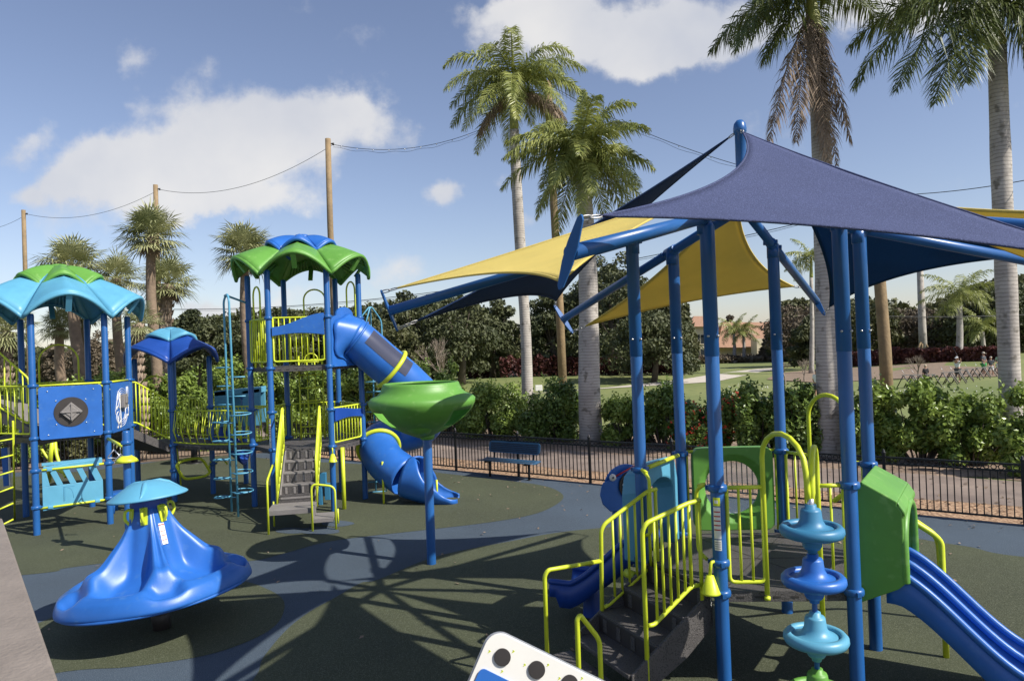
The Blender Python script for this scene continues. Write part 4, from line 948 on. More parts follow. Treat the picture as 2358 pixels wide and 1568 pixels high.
sticker(right,HX[4],1.42,.50,r=.0675,a0=-PI/2-.95,a1=-PI/2+.05)
# =================================================================== SPINNER DOME
def spinner():
    ctr=at(362,1356,9.0); ctr.z=.52; KS=.92
    axis=V((-.085,.03,1)).normalized(); X=V((1,0,0)); X=(X-axis*X.dot(axis)).normalized(); Y=axis.cross(X)
    g=V((ctr.x+.05,ctr.y,0)); t=thing('spinning_dome','tilted blue moulded spinning dome with slide lobes and light blue cap','playground spinner',tuple(g))
    ph=[-1.62+2*PI*k/5 for k in range(5)]
    def w(r,p):
        base=1.0*math.exp(-max(0,r-.20)/.35)-.02
        z=base+.075
        for a in ph:
            d=(p-a+PI)%(2*PI)-PI; k=max(0.,min(1.,(r-.25)/.2))
            z-=.36*math.exp(-(d/.42)**6)*math.exp(-((r-.60)/.30)**4)*min(1,z*1.6)
            z+=.13*math.exp(-((abs(d)-.54)/.075)**2)*math.exp(-((r-.55)/.24)**2)
            z-=.05*math.exp(-(d/.42)**2)*math.exp(-((r-.9)/.14)**2)
            d2=(p-a-PI/5+PI)%(2*PI)-PI
            z-=.15*math.exp(-(d2/.17)**4)*math.exp(-((r-1.02)/.13)**4)
            z+=.12*math.exp(-(d2/.30)**4)*math.exp(-((r-.84)/.13)**2)
        z+=.05*math.exp(-((r-1.04)/.10)**2)
        return z
    mb=MB(); nr,na=56,160
    def fn(u,v):
        a=2*PI*u
        if v<.86: r=.17+(1.16-.17)*(v/.86); z=w(r,a)
        else:
            q=(v-.86)/.14; r=1.16+.055*math.sin(q*PI*.62); z=w(1.16,a)*(1-q)+(-.06)*q
            if q>.99: r=1.17
        rr=r*(1+.018*math.cos(5*(a-ph[0])+PI)*min(1,r))
        rr*=KS; return ctr+X*(rr*math.cos(a))+Y*(rr*math.sin(a))+axis*(z)
    mb.grid(fn,na,nr,closeu=True)
    body=mb.build('dome_body',pblue,t,'blue dome body with scooped seats')
    mb=MB(); mb.lathe([(r_*KS,z_) for r_,z_ in [(1.17,-.06),(1.0,-.12),(.4,-.24),(.22,-.30),(.0,-.30)]],ctr,60,ax=(X,Y,axis)); mb.build('underside',sblue,t)
    mb=MB(); mb.lathe([(r_*KS,z_) for r_,z_ in [(1.165,-.075),(1.205,-.065),(1.21,-.045),(1.175,-.02)]],ctr,80,ax=(X,Y,axis)); mb.build('rim',pblue,t)
    mb=MB(); mb.tube([V((g.x,g.y,0)),ctr-axis*.25],.11,20); mb.build('pivot_post',dkpl,t)  # coloured dark to merge with the shadow under the dome
    mb=MB(); top=ctr+axis*1.07; mb.lathe([(.19,-.08),(.22,.0),(.2,.06),(.21,.12)],top,30,ax=(X,Y,axis)); mb.build('neck',sblue,t)
    mb=MB(); top=ctr+axis*1.15
    def fc(a,i): return 1+(.0 if i>3 else .0)+.012*math.cos(3*a)
    prof=[(.001,.215),(.05,.212),(.16,.192),(.27,.145),(.38,.075),(.455,.030),(.472,.012),(.46,-.002),(.40,-.005),(.2,.0),(0,.0)]
    mb.lathe(prof,top,60,ax=(X,Y,axis),fr=fc); 
    for a in (-1.3,.8,2.9):
        pts=[top+X*(r*math.cos(a+.10*math.sin(r*7)))+Y*(r*math.sin(a+.10*math.sin(r*7)))+axis*(z-.012) for r,z in prof[1:6]]; mb.tube(pts,[.012,.032,.036,.022,.006],8)
    mb.build('cap',lblue,t,'light blue mushroom cap')
    for a in (-2.25,-1.38,-.42,.8,2.0):
        d=X*math.cos(a)+Y*math.sin(a); s=axis.cross(d); b=ctr+axis*.98+d*.20; mb=MB()
        mb.tube(fil([b+axis*.06,b+d*.09+axis*.06,b+d*.11-axis*.05,b+d*.04-axis*.14,b-axis*.12],.06),.019,8); mb.ext([b+s*.045+axis*.07+d*.0,b-s*.045+axis*.07,b-s*.04-axis*.14+d*.03,b+s*.04-axis*.14+d*.03],d*.02); mb.build('grip',yel,t)
    a=-.62; d=X*math.cos(a)+Y*math.sin(a); s=axis.cross(d); mb=MB()
    def st(u,v,k=.008): r=.335+.10*(1-v)**1.6; return ctr+d*(r+k)+s*((u-.5)*.10)+axis*(w(r,a)+.01+.0)
    b=fn((a%(2*PI))/(2*PI),.08); b2=fn((a%(2*PI))/(2*PI),.14); up=(b-b2); nn_=s.cross(up).normalized()
    if nn_.dot(d)<0: nn_=-nn_
    mb.box((b+b2)/2+nn_*.012,(.07,.004,up.length),(s,nn_,up.normalized()),0)
    for k in (-.3,-.08,.12): mb.box((b+b2)/2+nn_*.015+up*k,(.06,.003,.008),(s,nn_,up.normalized()),1)
    mb.box((b+b2)/2+nn_*.015+up*.42,(.07,.003,.012),(s,nn_,up.normalized()),1)
    mb.build('warning_label',[white,red],t)
spinner()
# =================================================================== FUNNEL BOWL
g=gnd(994,1298); bowl=thing('funnel_ball_game','green plastic funnel bowl on a tall blue post','ball game',tuple(g))
post(bowl,(g.x,g.y),2.06,(),r=.072,name='post')
bx0=V((g.x-.07,g.y,0))
prof=[(.0,2.02),(.08,2.03),(.16,2.06),(.30,2.12),(.50,2.22),(.68,2.35),(.79,2.48),(.835,2.57),(.84,2.63),(.80,2.67),(.70,2.71),(.64,2.77),(.605,2.85),(.595,2.885),(.575,2.89),(.56,2.86)]
def bf(a,i): 
    k=math.exp(-((i-8)/3)**2); return 1+.016*math.cos(3*a-.2)*k
mb=MB(); mb.lathe(prof,bx0,72,fr=bf,skip=lambda i,k:(i in (4,5) and (k%24) in (15,16,17,18,19,20,21)))
bw=mb.build('bowl',green,bowl,solid=.02)
mb=MB()
for a0 in (-1.55,):
    def pb(u,v): a=a0+(u-.5)*1.0; r=.20+.34*v; bul=math.sin(PI*u)**.7*math.sin(PI*min(1,v*1.0))*.07; return bx0+V((math.cos(a)*(r+bul),math.sin(a)*(r+bul),2.075+.19*v**1.15-bul*.6))
    mb.grid(pb,15,9)
mb.build('outlet_spout',green,bw)
mb=MB(); mb.lathe([(.10,1.99),(.12,2.02),(.12,2.06),(.10,2.08)],(g.x,g.y,0),24)
for a in (-2,-1,0): mb.lathe([(0,.012),(.01,.01),(.012,0)],(g.x+.1*math.cos(a),g.y+.1*math.sin(a),2.03),8,ax=(V((-math.sin(a),math.cos(a),0)),Z,V((math.cos(a),math.sin(a),0))))
mb.build('collar',green,bowl)
# =================================================================== FOREGROUND ACTIVITY PANEL
def act():
    Yp=4.0; O=at(1150,1452,Yp); s=Yp/FPX
    g=at(1300,1560,Yp); t=thing('activity_board','cream activity board with dark brown discs tilted at the bottom edge','play panel',(g.x,g.y,0))
    ang=-.46; n=V((0,-1,.25)).normalized(); X=V((1,0,0)); Zp=X.cross(n)*-1; Zp=n.cross(X)
    if Zp.z<0: Zp=-Zp
    ex=X*math.cos(ang)+Zp*math.sin(ang); ez=-X*math.sin(ang)+Zp*math.cos(ang)
    W,H=1.35,.80; c=O+ex*(W/2-.045)-ez*(H/2+.005)
    mb=MB(); mb.ext(rpoly(c,ex,ez,W,H,.09,8),n*-.028); bd=mb.build('board',white,t,bevel=.003)
    mb=MB(); mb.ext([p-n*.010 for p in rpoly(c-n*.012,ex,ez,W+.018,H+.018,.099,8)],n*-.008); mb.build('edge_trim',metal,bd)
    for px,py in ((1157,1512),(1236,1541),(1312,1573),(1388,1605)):
        d=ray(px,py); tt=(c-CAM).dot(n)/d.dot(n); q=CAM+d*tt; mb=MB(); mb.ext([q+(ex*math.cos(2*PI*k/40)+ez*math.sin(2*PI*k/40))*.047+n*.001 for k in range(40)],n*.010); mb.build('disc',dkpl,bd,bevel=.002)
    mb=MB()
    for px,py in ((1127,1500),(1182,1500),(1156,1546),(1208,1531),(1262,1531),(1288,1562),(1340,1562),(1236,1576)):
        d=ray(px,py); tt=(c-CAM).dot(n)/d.dot(n); q=CAM+d*tt+n*.0015; mb.add([q+ez*.009-ex*.002,q+ex*.007+ez*.004,q-ex*.006-ez*.011],[(0,2,1)],0)
        mb.tube([q+ez*.006-ex*.006,q+ez*.008,q+ez*.005+ex*.005],.0014,5)
    mb.build('arrow_marks',yel,bd)
    q=CAM+ray(1093,1600)*((c-CAM).dot(n)/ray(1093,1600).dot(n))
    mb=MB(); d=ray(1190,1620); q=CAM+d*((c-CAM).dot(n)/d.dot(n)); mb.ext(rpoly(q-ez*.03+n*.012,ex,ez,.52,.24,.03,5),n*-.012); mb.build('blue_plate',pblue,bd)
    mb=MB(); 
    for s_ in (-.3,.35):
        q=c+ex*s_-n*.07; mb.tube([(q.x,q.y,0),(q.x,q.y,q.z)],.05,14)
    mb.build('support_post',blue,t)
act()
# foreground ledge at lower left
mb=MB(); e0=gnd(10,1206,2.62);e1=gnd(137,1572,2.62); dv=(e1-e0); e1=e1+dv*.6; e0=e0-dv*.08; sd=V((-1,0,0)); sd=V((dv.y,-dv.x,0)).normalized(); 
if sd.x>0: sd=-sd
mb.ext([e0,e1,e1+sd*.42,e0+sd*.42],(0,0,-.14)); mb.ext([e0+sd*.08-Z*.14,e1+sd*.08-Z*.14,e1+sd*.34-Z*.14,e0+sd*.34-Z*.14],(0,0,-2.44))
tag(mb.build('parapet_wall',conc,bevel=.008),'brown stone parapet ledge at the lower left corner','parapet')
# =================================================================== GEAR PANEL (ground level, centre)
def gear():
    Y=10.6; c=at(1424,1122,Y); t=thing('gear_panel','round blue play panel with a cream gear wheel','play panel',(c.x+.1,c.y,0))
    X=V((.93,.36,0)).normalized(); n=V((X.y,-X.x,0)); R0=.36
    def W(x,z,k=0): return c+X*x+Z*z+n*k
    poly=[(R0*math.cos(a)*1.0,R0*math.sin(a)*.92) for a in [2*PI*k/40 for k in range(40)]]
    mb=MB(); mb.ext([W(x+.14,z,-.06) for x,z in poly],n*.03); 
    poly2=[(-.30,.02),(-.26,.10),(-.15,.13),(.0,.16),(.08,.25),(.25,.28),(.5,.2),(.5,-.34),(-.16,-.34),(-.28,-.22),(-.32,-.08)]
    mb.ext([W(x,z,.0) for x,z in poly2],n*.03); pn=mb.build('panel',pblue,t,bevel=.008)
    mb=MB(); tp=[]; N=64
    for k in range(N): a=2*PI*k/N; r=.20+(.012 if (k//2)%2 else -.004); tp.append((r*math.cos(a),r*math.sin(a)))
    mb.ext([W(x*1.12+.20,z*1.12+.02,.04) for x,z in poly[0:0]+[(.19*math.cos(2*PI*k/40),.19*math.sin(2*PI*k/40)) for k in range(40)]],n*.02); mb.build('backing_ring',dkpl,pn)
    mb=MB(); mb.ext([W(x*.88+.215,z*.88+.02,.065) for x,z in tp],n*.02); gw=mb.build('gear_wheel',white,pn)
    mb=MB()
    for r in (.06,.09,.12,.15): mb.tube([W(.215+r*math.cos(a),.02+r*math.sin(a),.087) for a in [2*PI*k/30 for k in range(30)]],.004,5,closed=True)
    mb.build('ring_grooves',dkpl,gw)
    mb=MB(); mb.tube([W(-.10,.17,.05),W(.30,.32,.05)],.012,8); mb.build('pointer',red,pn)
    mb=MB(); mb.lathe([(0,.02),(.05,.02),(.055,0)],W(-.12,.17,.05),20,ax=(X,Z,n)); mb.lathe([(0,.03),(.018,.03),(.02,.02)],W(-.12,.17,.05),10,ax=(X,Z,n),mi=1); mb.build('knob',[white,step],pn)
    mb=MB(); mb.tube([W(.3,-.2,-.05),V((c.x+X.x*.3,c.y+X.y*.3,0))-n*.05],.05,14); mb.tube([W(-.05,-.2,-.05),V((c.x-X.x*.05,c.y-X.y*.05,0))-n*.05],.04,14); mb.build('support_post',blue,t)
gear()
# =================================================================== BENCH
def bench():
    L0=gnd(1113,1095);R0_=gnd(1236,1107); d=(R0_-L0); L_=1.75; m=(L0+R0_)/2; d.normalize(); n=V((d.y,-d.x,0)) # toward camera
    t=thing('park_bench','navy perforated metal bench in front of the black fence','bench',tuple(m))
    mid=V((m.x,m.y,0)); 
    mb=MB(); mb.grid(lambda u,v: mid+d*((u-.5)*L_)+n*(-.20+.42*v)+Z*(.46-.03*math.sin(PI*v)),2,8); 
    o=mb.build('seat',navy,t,solid=.03,label='flat perforated seat')
    mb=MB(); c=mid-n*.27+Z*.76; zz=(Z*.97-n*.22).normalized(); mb.ext(rpoly(c,d,zz,L_*.94,.30,.08,6),n*.025)
    for k in range(40):
        for j in range(5):
            q=c+d*((k-19.5)*.038)+zz*((j-2)*.048)+n*.0265; mb.box(q,(.026,.002,.032),(d,n,zz),1)
    mb.build('backrest',[navy,iron],t,'rounded perforated backrest')
    mb=MB()
    for k in range(42):
        for j in range(8): q=mid+d*((k-20.5)*.038)+n*(-.16+.048*j)+Z*(.4755-.03*math.sin(PI*(j+.8)/8.5)); mb.box(q,(.026,.032,.003),(d,n,Z))
    mb.build('perforations',iron,o)
    for s in (-.36,.36):
        mb=MB(); q=mid+d*(s*L_); mb.tube([q,q+Z*.43],.03,12); mb.bar(q-n*.2+Z*.41,q+n*.2+Z*.41,.05,.04); mb.bar(q-n*.2+Z*.42,q-n*.30+Z*.9,.05,.02,up=n); mb.lathe([(.07,0),(.07,.01),(0,.01)],q,14); mb.build('leg',iron,t)
bench()
# =================================================================== FENCE
fence=thing('metal_fence','low black metal picket fence with ring ornaments around the playground','fence',(FB.x,FB.y,0))
def fence_run(A,B,step_=2.15):
    L_=(B-A).length; n=max(1,round(L_/step_)); d=(B-A).normalized(); nr=V((-d.y,d.x,0)); H_=1.06
    for i in range(n+1):
        p=A.lerp(B,i/n); mb=MB(); mb.box(p+Z*.56,(.055,.055,1.12),(d,nr,Z)); mb.lathe([(.04,1.12),(.045,1.135),(.02,1.15),(.028,1.175),(.0,1.2)],p,8); mb.build('fence_post',iron,fence)
    for i in range(n):
        a=A.lerp(B,i/n)+d*.03;b=A.lerp(B,(i+1)/n)-d*.03; l=(b-a).length; mb=MB()
        for z in (.10,.92,1.04): mb.bar(a+Z*z,b+Z*z,.03,.032)
        k=max(2,round(l/.108))
        for j in range(1,k):
            q=a.lerp(b,j/k); mb.box(q+Z*.51,(.019,.019,.82),(d,nr,Z))
        for j in range(k):
            q=a.lerp(b,(j+.5)/k)+Z*.98; mb.tube([q+d*(.043*math.cos(t))+Z*(.043*math.sin(t)) for t in [2*PI*x/10 for x in range(10)]],.009,5,closed=True)
        mb.build('fence_panel',iron,fence)
fence_run(FB+V((0,0,0)),V((12.3,9.74,0))); fence_run(FC,FB)
# =================================================================== VEGETATION
rnd=random.Random(11)
def frond(mb,base,dir_az,elev,L_,droop,nl=34,ll=.55,lw=.035,mi=0,twist=0,hang=.85,two=True):
    """pinnate frond: curved rachis with leaflets on both sides"""
    d=V((math.cos(dir_az)*math.cos(elev),math.sin(dir_az)*math.cos(elev),math.sin(elev))); pts=[]; p=V(base); n=14
    for i in range(n+1):
        pts.append(p.copy()); t=i/n; dd=d.copy(); dd.z-=droop*(t**1.3)*1.9; d2=dd.normalized(); p=p+d2*(L_/n)
    mb.tube(pts,[.028*(1-.85*i/n) for i in range(n+1)],5,mi,caps=False)
    for i in range(nl):
        t=.10+.90*i/nl; k=t*n; j=min(n-1,int(k)); f=k-j; q=pts[j].lerp(pts[j+1],f); tg=(pts[j+1]-pts[j]).normalized()
        side=tg.cross(Z); 
        if side.length<.05: side=V((math.sin(dir_az),-math.cos(dir_az),0))
        side.normalize(); upv=side.cross(tg)
        l=ll*(math.sin(PI*min(1,.12+t*.88))**.6)*(1-.35*t)+.06
        for s in (-1,1,-1,1):
            ld=(side*s*.85+tg*(.45+.35*t+rnd.uniform(-.15,.15))+upv*rnd.uniform(-.55,.75)).normalized(); a=q; 
            m_=a+ld*l*.5-Z*(hang*l*.16); e=a+ld*l*.88-Z*(hang*l*rnd.uniform(.35,.9))
            w_=tg*(lw*rnd.uniform(.8,1.3))*.62+upv*rnd.uniform(-.01,.01)
            mb.add([a-w_*.6,a+w_*.6,m_+w_,m_-w_,e],[(0,1,2,3),(3,2,4)],mi)
def royal(name,label,base,pts,r0,r1,crown_c,shaft_len,fr,group=None,cl=1.0,ll=.55,lean=None,extra=None,spear=True,shaft_r=None,nl=34,pm=None):
    """pts: list of trunk centre points from the ground up, radii interpolated"""
    t=thing(name,label,'palm tree',tuple(base),group)
    n=len(pts); mb=MB(); cp=cr_(pts,5); m=len(cp)
    rs=[(r0+(r1-r0)*(i/(m-1)))*(1+.09*mnoise.noise(V((i*.35,base[0],0)))) for i in range(m)]; rs[0]*=1.15
    mb.tube(cp,rs,16); mb.build('trunk',trunk_g,t)
    top=cp[-1]; c=V(crown_c); mb=MB(); sr=shaft_r or r1; mb.tube([top,top.lerp(c,.1),top.lerp(c,.4),top.lerp(c,.8),c],[sr*.98,sr*1.05,sr*.85,sr*.6,sr*.4],14); mb.build('crownshaft',shaft,t)
    mb=MB()
    for (az,el,L_,dr,*o) in fr: frond(mb,c+V((0,0,rnd.uniform(-.15,.1)))*cl,math.radians(az),math.radians(el),L_,dr,ll=ll,nl=nl,lw=.034*cl)
    if spear: mb.tube([c,c+V((.05,0,1.0))*cl,c+V((.02,.0,2.1))*cl],[.045*cl,.035*cl,.008],6)
    mb.build('crown',pm or l_pin,t)
    if extra:
        mb=MB()
        for (az,el,L_,dr) in extra: frond(mb,c+V((0,0,-.45)),math.radians(az),math.radians(el),L_,dr,ll=ll*.6,nl=54,lw=.045*cl,hang=1.6)
        mb.build('dead_frond',l_dead,t,'dry brown hanging fronds')
    return t
l_pin2=leafm('royal_leaf_dark',(.055,.08,.018),(.17,.20,.06),.38,.22,1.2)
def ring_fr(n,L_,e0=60,e1=-25,d0=.35,d1=.75,seed=1,az0=0):
    r=random.Random(seed); out=[]
    for i in range(n):
        k=i/(n-1); out.append((az0+i*137.5+r.uniform(-12,12),e0+(e1-e0)*k+r.uniform(-8,8),L_*r.uniform(.85,1.1),d0+(d1-d0)*k*r.uniform(.7,1.1)))
    return out
def tp(list_,Y): return [at(x,y,Y) for x,y in list_]
# palm A: tall leaning one
Y=29.; b=at(1220,1000,Y); b.z=0
royal('royal_palm','tallest slim royal palm leaning left, beside the wooden pole',b,[b]+tp([(1215,920),(1211,780),(1200,600),(1190,430),(1184,300)],Y),.24,.20,at(1181,188,Y),1.,
 ring_fr(24,3.5,e0=58,e1=-30,d0=.80,d1=.85,seed=3),ll=.80,nl=56,extra=[(190,-30,2.4,.8),(20,10,2.8,.9),(-20,-5,2.6,1.0)],shaft_r=.18)
# palm B: stout one in front
Y=23.9; b=gnd(1362,1020)
royal('royal_palm','stout royal palm with bright green crown and pale trunk',b,[b]+tp([(1357,900),(1356,760),(1353,600),(1348,490),(1343,418)],Y),.40,.235,at(1338,345,Y),1.,
 ring_fr(30,3.0,e0=56,e1=-48,d0=.62,d1=.70,seed=8)+[(60,80,2.2,.1)],ll=.70,nl=54,shaft_r=.17,spear=False)
mb=MB()
# palm C and D at right (crowns run out of the frame)
Y=20.; b=at(1912,1040,Y); b.z=0; frC=[(195,-12,3.3,.8),(180,-38,2.4,.6),(160,5,3.3,.8),(215,10,3.0,.8),(120,20,3.2,.6),(60,25,3.2,.6),(20,15,3.2,.7),(-40,5,3.0,.8),(-90,30,3.2,.7),(250,20,3.0,.8),(90,60,3,.5),(0,60,3,.5),(180,55,3.2,.55)]
royal('royal_palm','royal palm with two dry fronds hanging down its trunk',b,[b]+tp([(1910,940),(1903,760),(1899,560),(1893,380),(1884,200),(1876,95)],Y),.34,.22,at(1866,-20,Y),1.,frC,ll=.95,
 extra=[(205,-58,4.6,.55),(262,-76,5.0,.3),(290,-80,4.8,.25),(225,-66,4.4,.4),(320,-75,4.2,.3)],shaft_r=.24,nl=60,pm=l_pin2)
Y=18.; b=at(2334,1040,Y); b.z=0; frD=[(190,-20,3.9,.85),(200,-42,3.7,.75),(172,-5,4.3,.95),(215,-50,3.0,.6),(-20,-50,3.2,.6),(150,15,3.6,.7),(-30,-25,3.4,.8),(-60,-45,2.8,.7),(-10,10,3.2,.7),(60,20,3.2,.6),(110,30,3.2,.6),(240,30,3.0,.8),(90,60,3,.5),(0,60,3,.5)]
royal('royal_palm','royal palm at the right edge with dark fronds drooping left',b,[b]+tp([(2326,900),(2318,680),(2309,480),(2302,300),(2296,110)],Y),.27,.215,at(2272,-25,Y),1.,frD,ll=1.05,shaft_r=.22,nl=66,extra=None,pm=l_pin2)
# small crown behind the sail edge, and far palms
Y=34.; b=at(1905,900,Y); b.z=0
def palm_small(label,px,ybase,ytop,Y,R,seed,lean=0,name='palm_tree',cr=None):
    b=at(px,ybase,Y); b.z=0; c=at(px-lean,ytop,Y)
    return royal(name,label,b,[b,b.lerp(c,.4)+V((.03*R,0,0)),b.lerp(c,.82)],.09*R,.06*R,c,1.,ring_fr(15,R,e0=60,e1=-30,d0=.4,d1=.7,seed=seed),ll=.28*R,spear=False,shaft_r=.06*R,nl=26,cl=1.3)
palm_small('small palm crown showing between the yellow sail and the pale trunk',1868,860,590,60,2.4,21)
palm_small('royal palm behind the golfer with white shirt',2206,860,672,62,3.6,22,lean=-4)
t=thing('young_palm','thin palm trunk held by timber braces in the maroon hedge','palm tree',tuple(at(2127,830,66)))
b=at(2127,832,66);c=at(2116,560,66); mb=MB(); mb.tube([b,b.lerp(c,.3),c],[.36,.33,.24],10); mb.build('trunk',trunk_g,t)
mb=MB()
for dx in (-16,-5,14): q=at(2127+dx,808,65.5); mb.tube([at(2125,780,66),q],.09,6)
mb.build('brace',wood,t)
mb=MB(); 
for a in ring_fr(12,3.2,seed=31): frond(mb,c,math.radians(a[0]),math.radians(a[1]),a[2],a[3],ll=.8,nl=24,lw=.12)
mb.build('crown',l_pin,t)
def sabal(label,px,ytop,Y,R,ybase=830,tr=.16,seed=1,lean=0,m_=None,booted=False,nf=40):
    r=random.Random(seed); c=at(px,ytop,Y); b=at(px+lean,ybase,Y); b.z=0; c.z-=R*.55
    t=thing('sabal_palm',label,'palm tree',tuple(b),'sabal palms behind the playground')
    mb=MB(); bp=[b,b.lerp(c,.35)+V((.1,0,0)),b.lerp(c,.7)+V((-.05,0,0)),c]; cp=cr_(bp,6); mb.tube(cp,[tr*(1.25-.35*i/(len(cp)-1))*(1+.06*mnoise.noise(V((i,seed,0)))) for i in range(len(cp))],12)
    if booted:
        k=0
        for i in range(len(cp)-1):
            for a in range(7):
                an=a*2*PI/7+i*.45; d=V((math.cos(an),math.sin(an),0)); q=cp[i]+d*tr*1.0; s=V((-d.y,d.x,0)); mb.tube([q,q+d*.07+Z*.20+s*.06],[.055,.02],5)
    mb.build('trunk',boots if booted else trunk_b,t)
    mb=MB()
    for i in range(nf):
        k=i/(nf-1); az=i*2.3999+r.uniform(-.2,.2); el=math.radians(82-118*k**.85+r.uniform(-8,8)); 
        d=V((math.cos(az)*math.cos(el),math.sin(az)*math.cos(el),math.sin(el))); pl=R*r.uniform(.40,.66); f=c+d*pl+Z*(-.05*R*(1-abs(d.z))); mb.tube([c,f],[.02,.012],4,caps=False)
        side=d.cross(Z); side=side.normalized() if side.length>.1 else V((1,0,0)); up=side.cross(d)
        n=22; fl=R*r.uniform(.48,.68)
        for j in range(n):
            a=(j/(n-1)-.5)*math.radians(270); dirv=(d*math.cos(a)+side*math.sin(a)).normalized(); l=fl*(1-.22*abs(a)/2.2)*r.uniform(.85,1.1)
            fold=up*(.10*l*(1 if j%2 else 0)); w_=dirv.cross(up).normalized()*(.020*R); 
            p1=f+dirv*l*.55+fold*.3-d*0.02; p2=f+dirv*l*1.0-Z*(l*r.uniform(.02,.42))
            mb.add([f,p1-w_,p1+w_,p2],[(0,1,2),(1,3,2)],0)
    mb.build('crown',m_ or l_sab,t)
    mb=MB()
    for i in range(7):
        az=r.uniform(0,6.28); d=V((math.cos(az)*.5,math.sin(az)*.5,-.8)).normalized(); f=c+d*R*.25; 
        for j in range(16):
            a=(j/15-.5)*2.6; s=d.cross(Z).normalized(); dv=(d*math.cos(a)+s*math.sin(a)); l=R*.42*r.uniform(.7,1); e=f+dv*l-Z*l*.4; w_=V((.012*R,0,.0)); mb.add([f,f+(e-f)*.5-w_,f+(e-f)*.5+w_,e],[(0,1,2),(1,3,2)])
    mb.build('dead_skirt',l_dead,t,'brown hanging dead fans')
    return t
sabal('broad sabal palm crown just behind the left roof',165,572,28,1.45,seed=2,tr=.2,lean=20,nf=46)
sabal('sabal palm with full round crown in front of the wooden pole',346,500,26,1.30,seed=3,tr=.17,lean=8,nf=48)
sabal('sabal palm with thick booted trunk right of the round-crowned palm',385,612,29,1.35,seed=4,tr=.24,lean=-14,booted=True,nf=44)
sabal('sabal palm left of the round-crowned palm, half hidden',268,605,30,1.2,seed=5,tr=.18,lean=5)
sabal('sabal palm behind the tall green-roofed tower',563,540,27,1.35,seed=6,tr=.16,lean=-2,nf=48)
sabal('low sabal palm at the left edge of the frame',14,722,24,1.1,seed=7,tr=.15,booted=True)
sabal('short sabal palm seen between the left tower posts',137,725,30,.95,seed=8,tr=.18)
sabal('young sabal palm with yellow fans beside the small roof',318,712,24,.85,seed=9,tr=.13,booted=True,nf=24)
sabal('slanting sabal palm seen under the light blue roof',200,690,31,1.0,seed=10,tr=.2,lean=-18)
# wooden poles
POL=[]
def pole(label,ptop,pbase,Y,w0):
    c=at(*ptop,Y); bx=c.x+ (pbase[0]-ptop[0]-( pbase[1]-ptop[1])*ROLL)*Y/FPX; b=V((bx,Y,0)); t=thing('wooden_pole',label,'pole',tuple(b),'tall wooden poles carrying the cable')
    mb=MB(); mb.tube([b,b.lerp(c,.35)+V((.03,0,0)),b.lerp(c,.7)-V((.02,0,0)),c],[w0*1.12,w0*1.05,w0*.98,w0*.92],14); mb.build('shaft',wood,t)
    mb=MB(); mb.tube([c+V((w0,0,-.22)),c+V((w0+.12,-.02,-.24))],.03,8); mb.lathe([(.0,.0),(.04,.0),(.04,.1),(0,.1)],c+V((w0+.1,-.02,-.3)),8); mb.build('hook',iron,t)
    POL.append(c+V((w0+.08,0,-.26))); return c
pole('weathered wooden pole furthest left',(54,484),(62,650),44,.13)
pole('wooden pole rising behind the round-crowned palm',(358,426),(362,560),38,.13)
pole('tall wooden pole behind the green-roofed tower',(755,320),(768,720),31,.135)
pole('tall wooden pole between the two royal palms',(1262,188),(1296,880),31,.17)
pole('thick brown wooden pole under the right sail',(2014,432),(2040,870),23,.18)
def cable(label,A,B,sag,r=.011,bulbs=0):
    A=V(A);B=V(B); n=40; pts=[A.lerp(B,i/n)-Z*(sag*4*(i/n)*(1-i/n)) for i in range(n+1)]
    mb=MB(); mb.tube(pts,r,6); 
    if r<.02 and bulbs==0: p2=None
    else: p2=[p-Z*.10+V((0,.05,0.03*math.sin(i*1.3))) for i,p in enumerate(pts)]; mb.tube(p2,r*.6,5)
    t=mb.build('overhead_cable',iron); tag(t,label,'cable','cables strung between the wooden poles')
    if bulbs:
        for k in range(bulbs):
            q=A.lerp(B,(k+.5)/bulbs); t_=(k+.5)/bulbs; q=q-Z*(sag*4*t_*(1-t_)+.03); m2=MB(); m2.lathe([(0,.03),(.02,.02),(.02,-.02),(0,-.03)],q,6); o=m2.build('cable_clip',metal,t)
cable('thin cable from the left frame edge to the first pole',at(-60,530,46),POL[0],.3)
cable('sagging cable between the first and second poles',POL[0],POL[1],.75)
cable('sagging cable between the second and third poles',POL[1],POL[2],.9)
cable('cable with small bright clips climbing to the royal palm',POL[2],POL[3],1.15,bulbs=14)
cable('cable running down from the royal palms behind the big sail',POL[3],POL[4],.7,bulbs=10)
cable('cable leaving the right side of the big sail',POL[4],at(2420,404,17),.12)
cable('low wire crossing in front of the far trees at right',at(2030,728,40),at(2420,722,40),.1,r=.02)
cable('low wire across the middle under the sails',at(400,712,60),at(1900,500,40),1.4,r=.022)
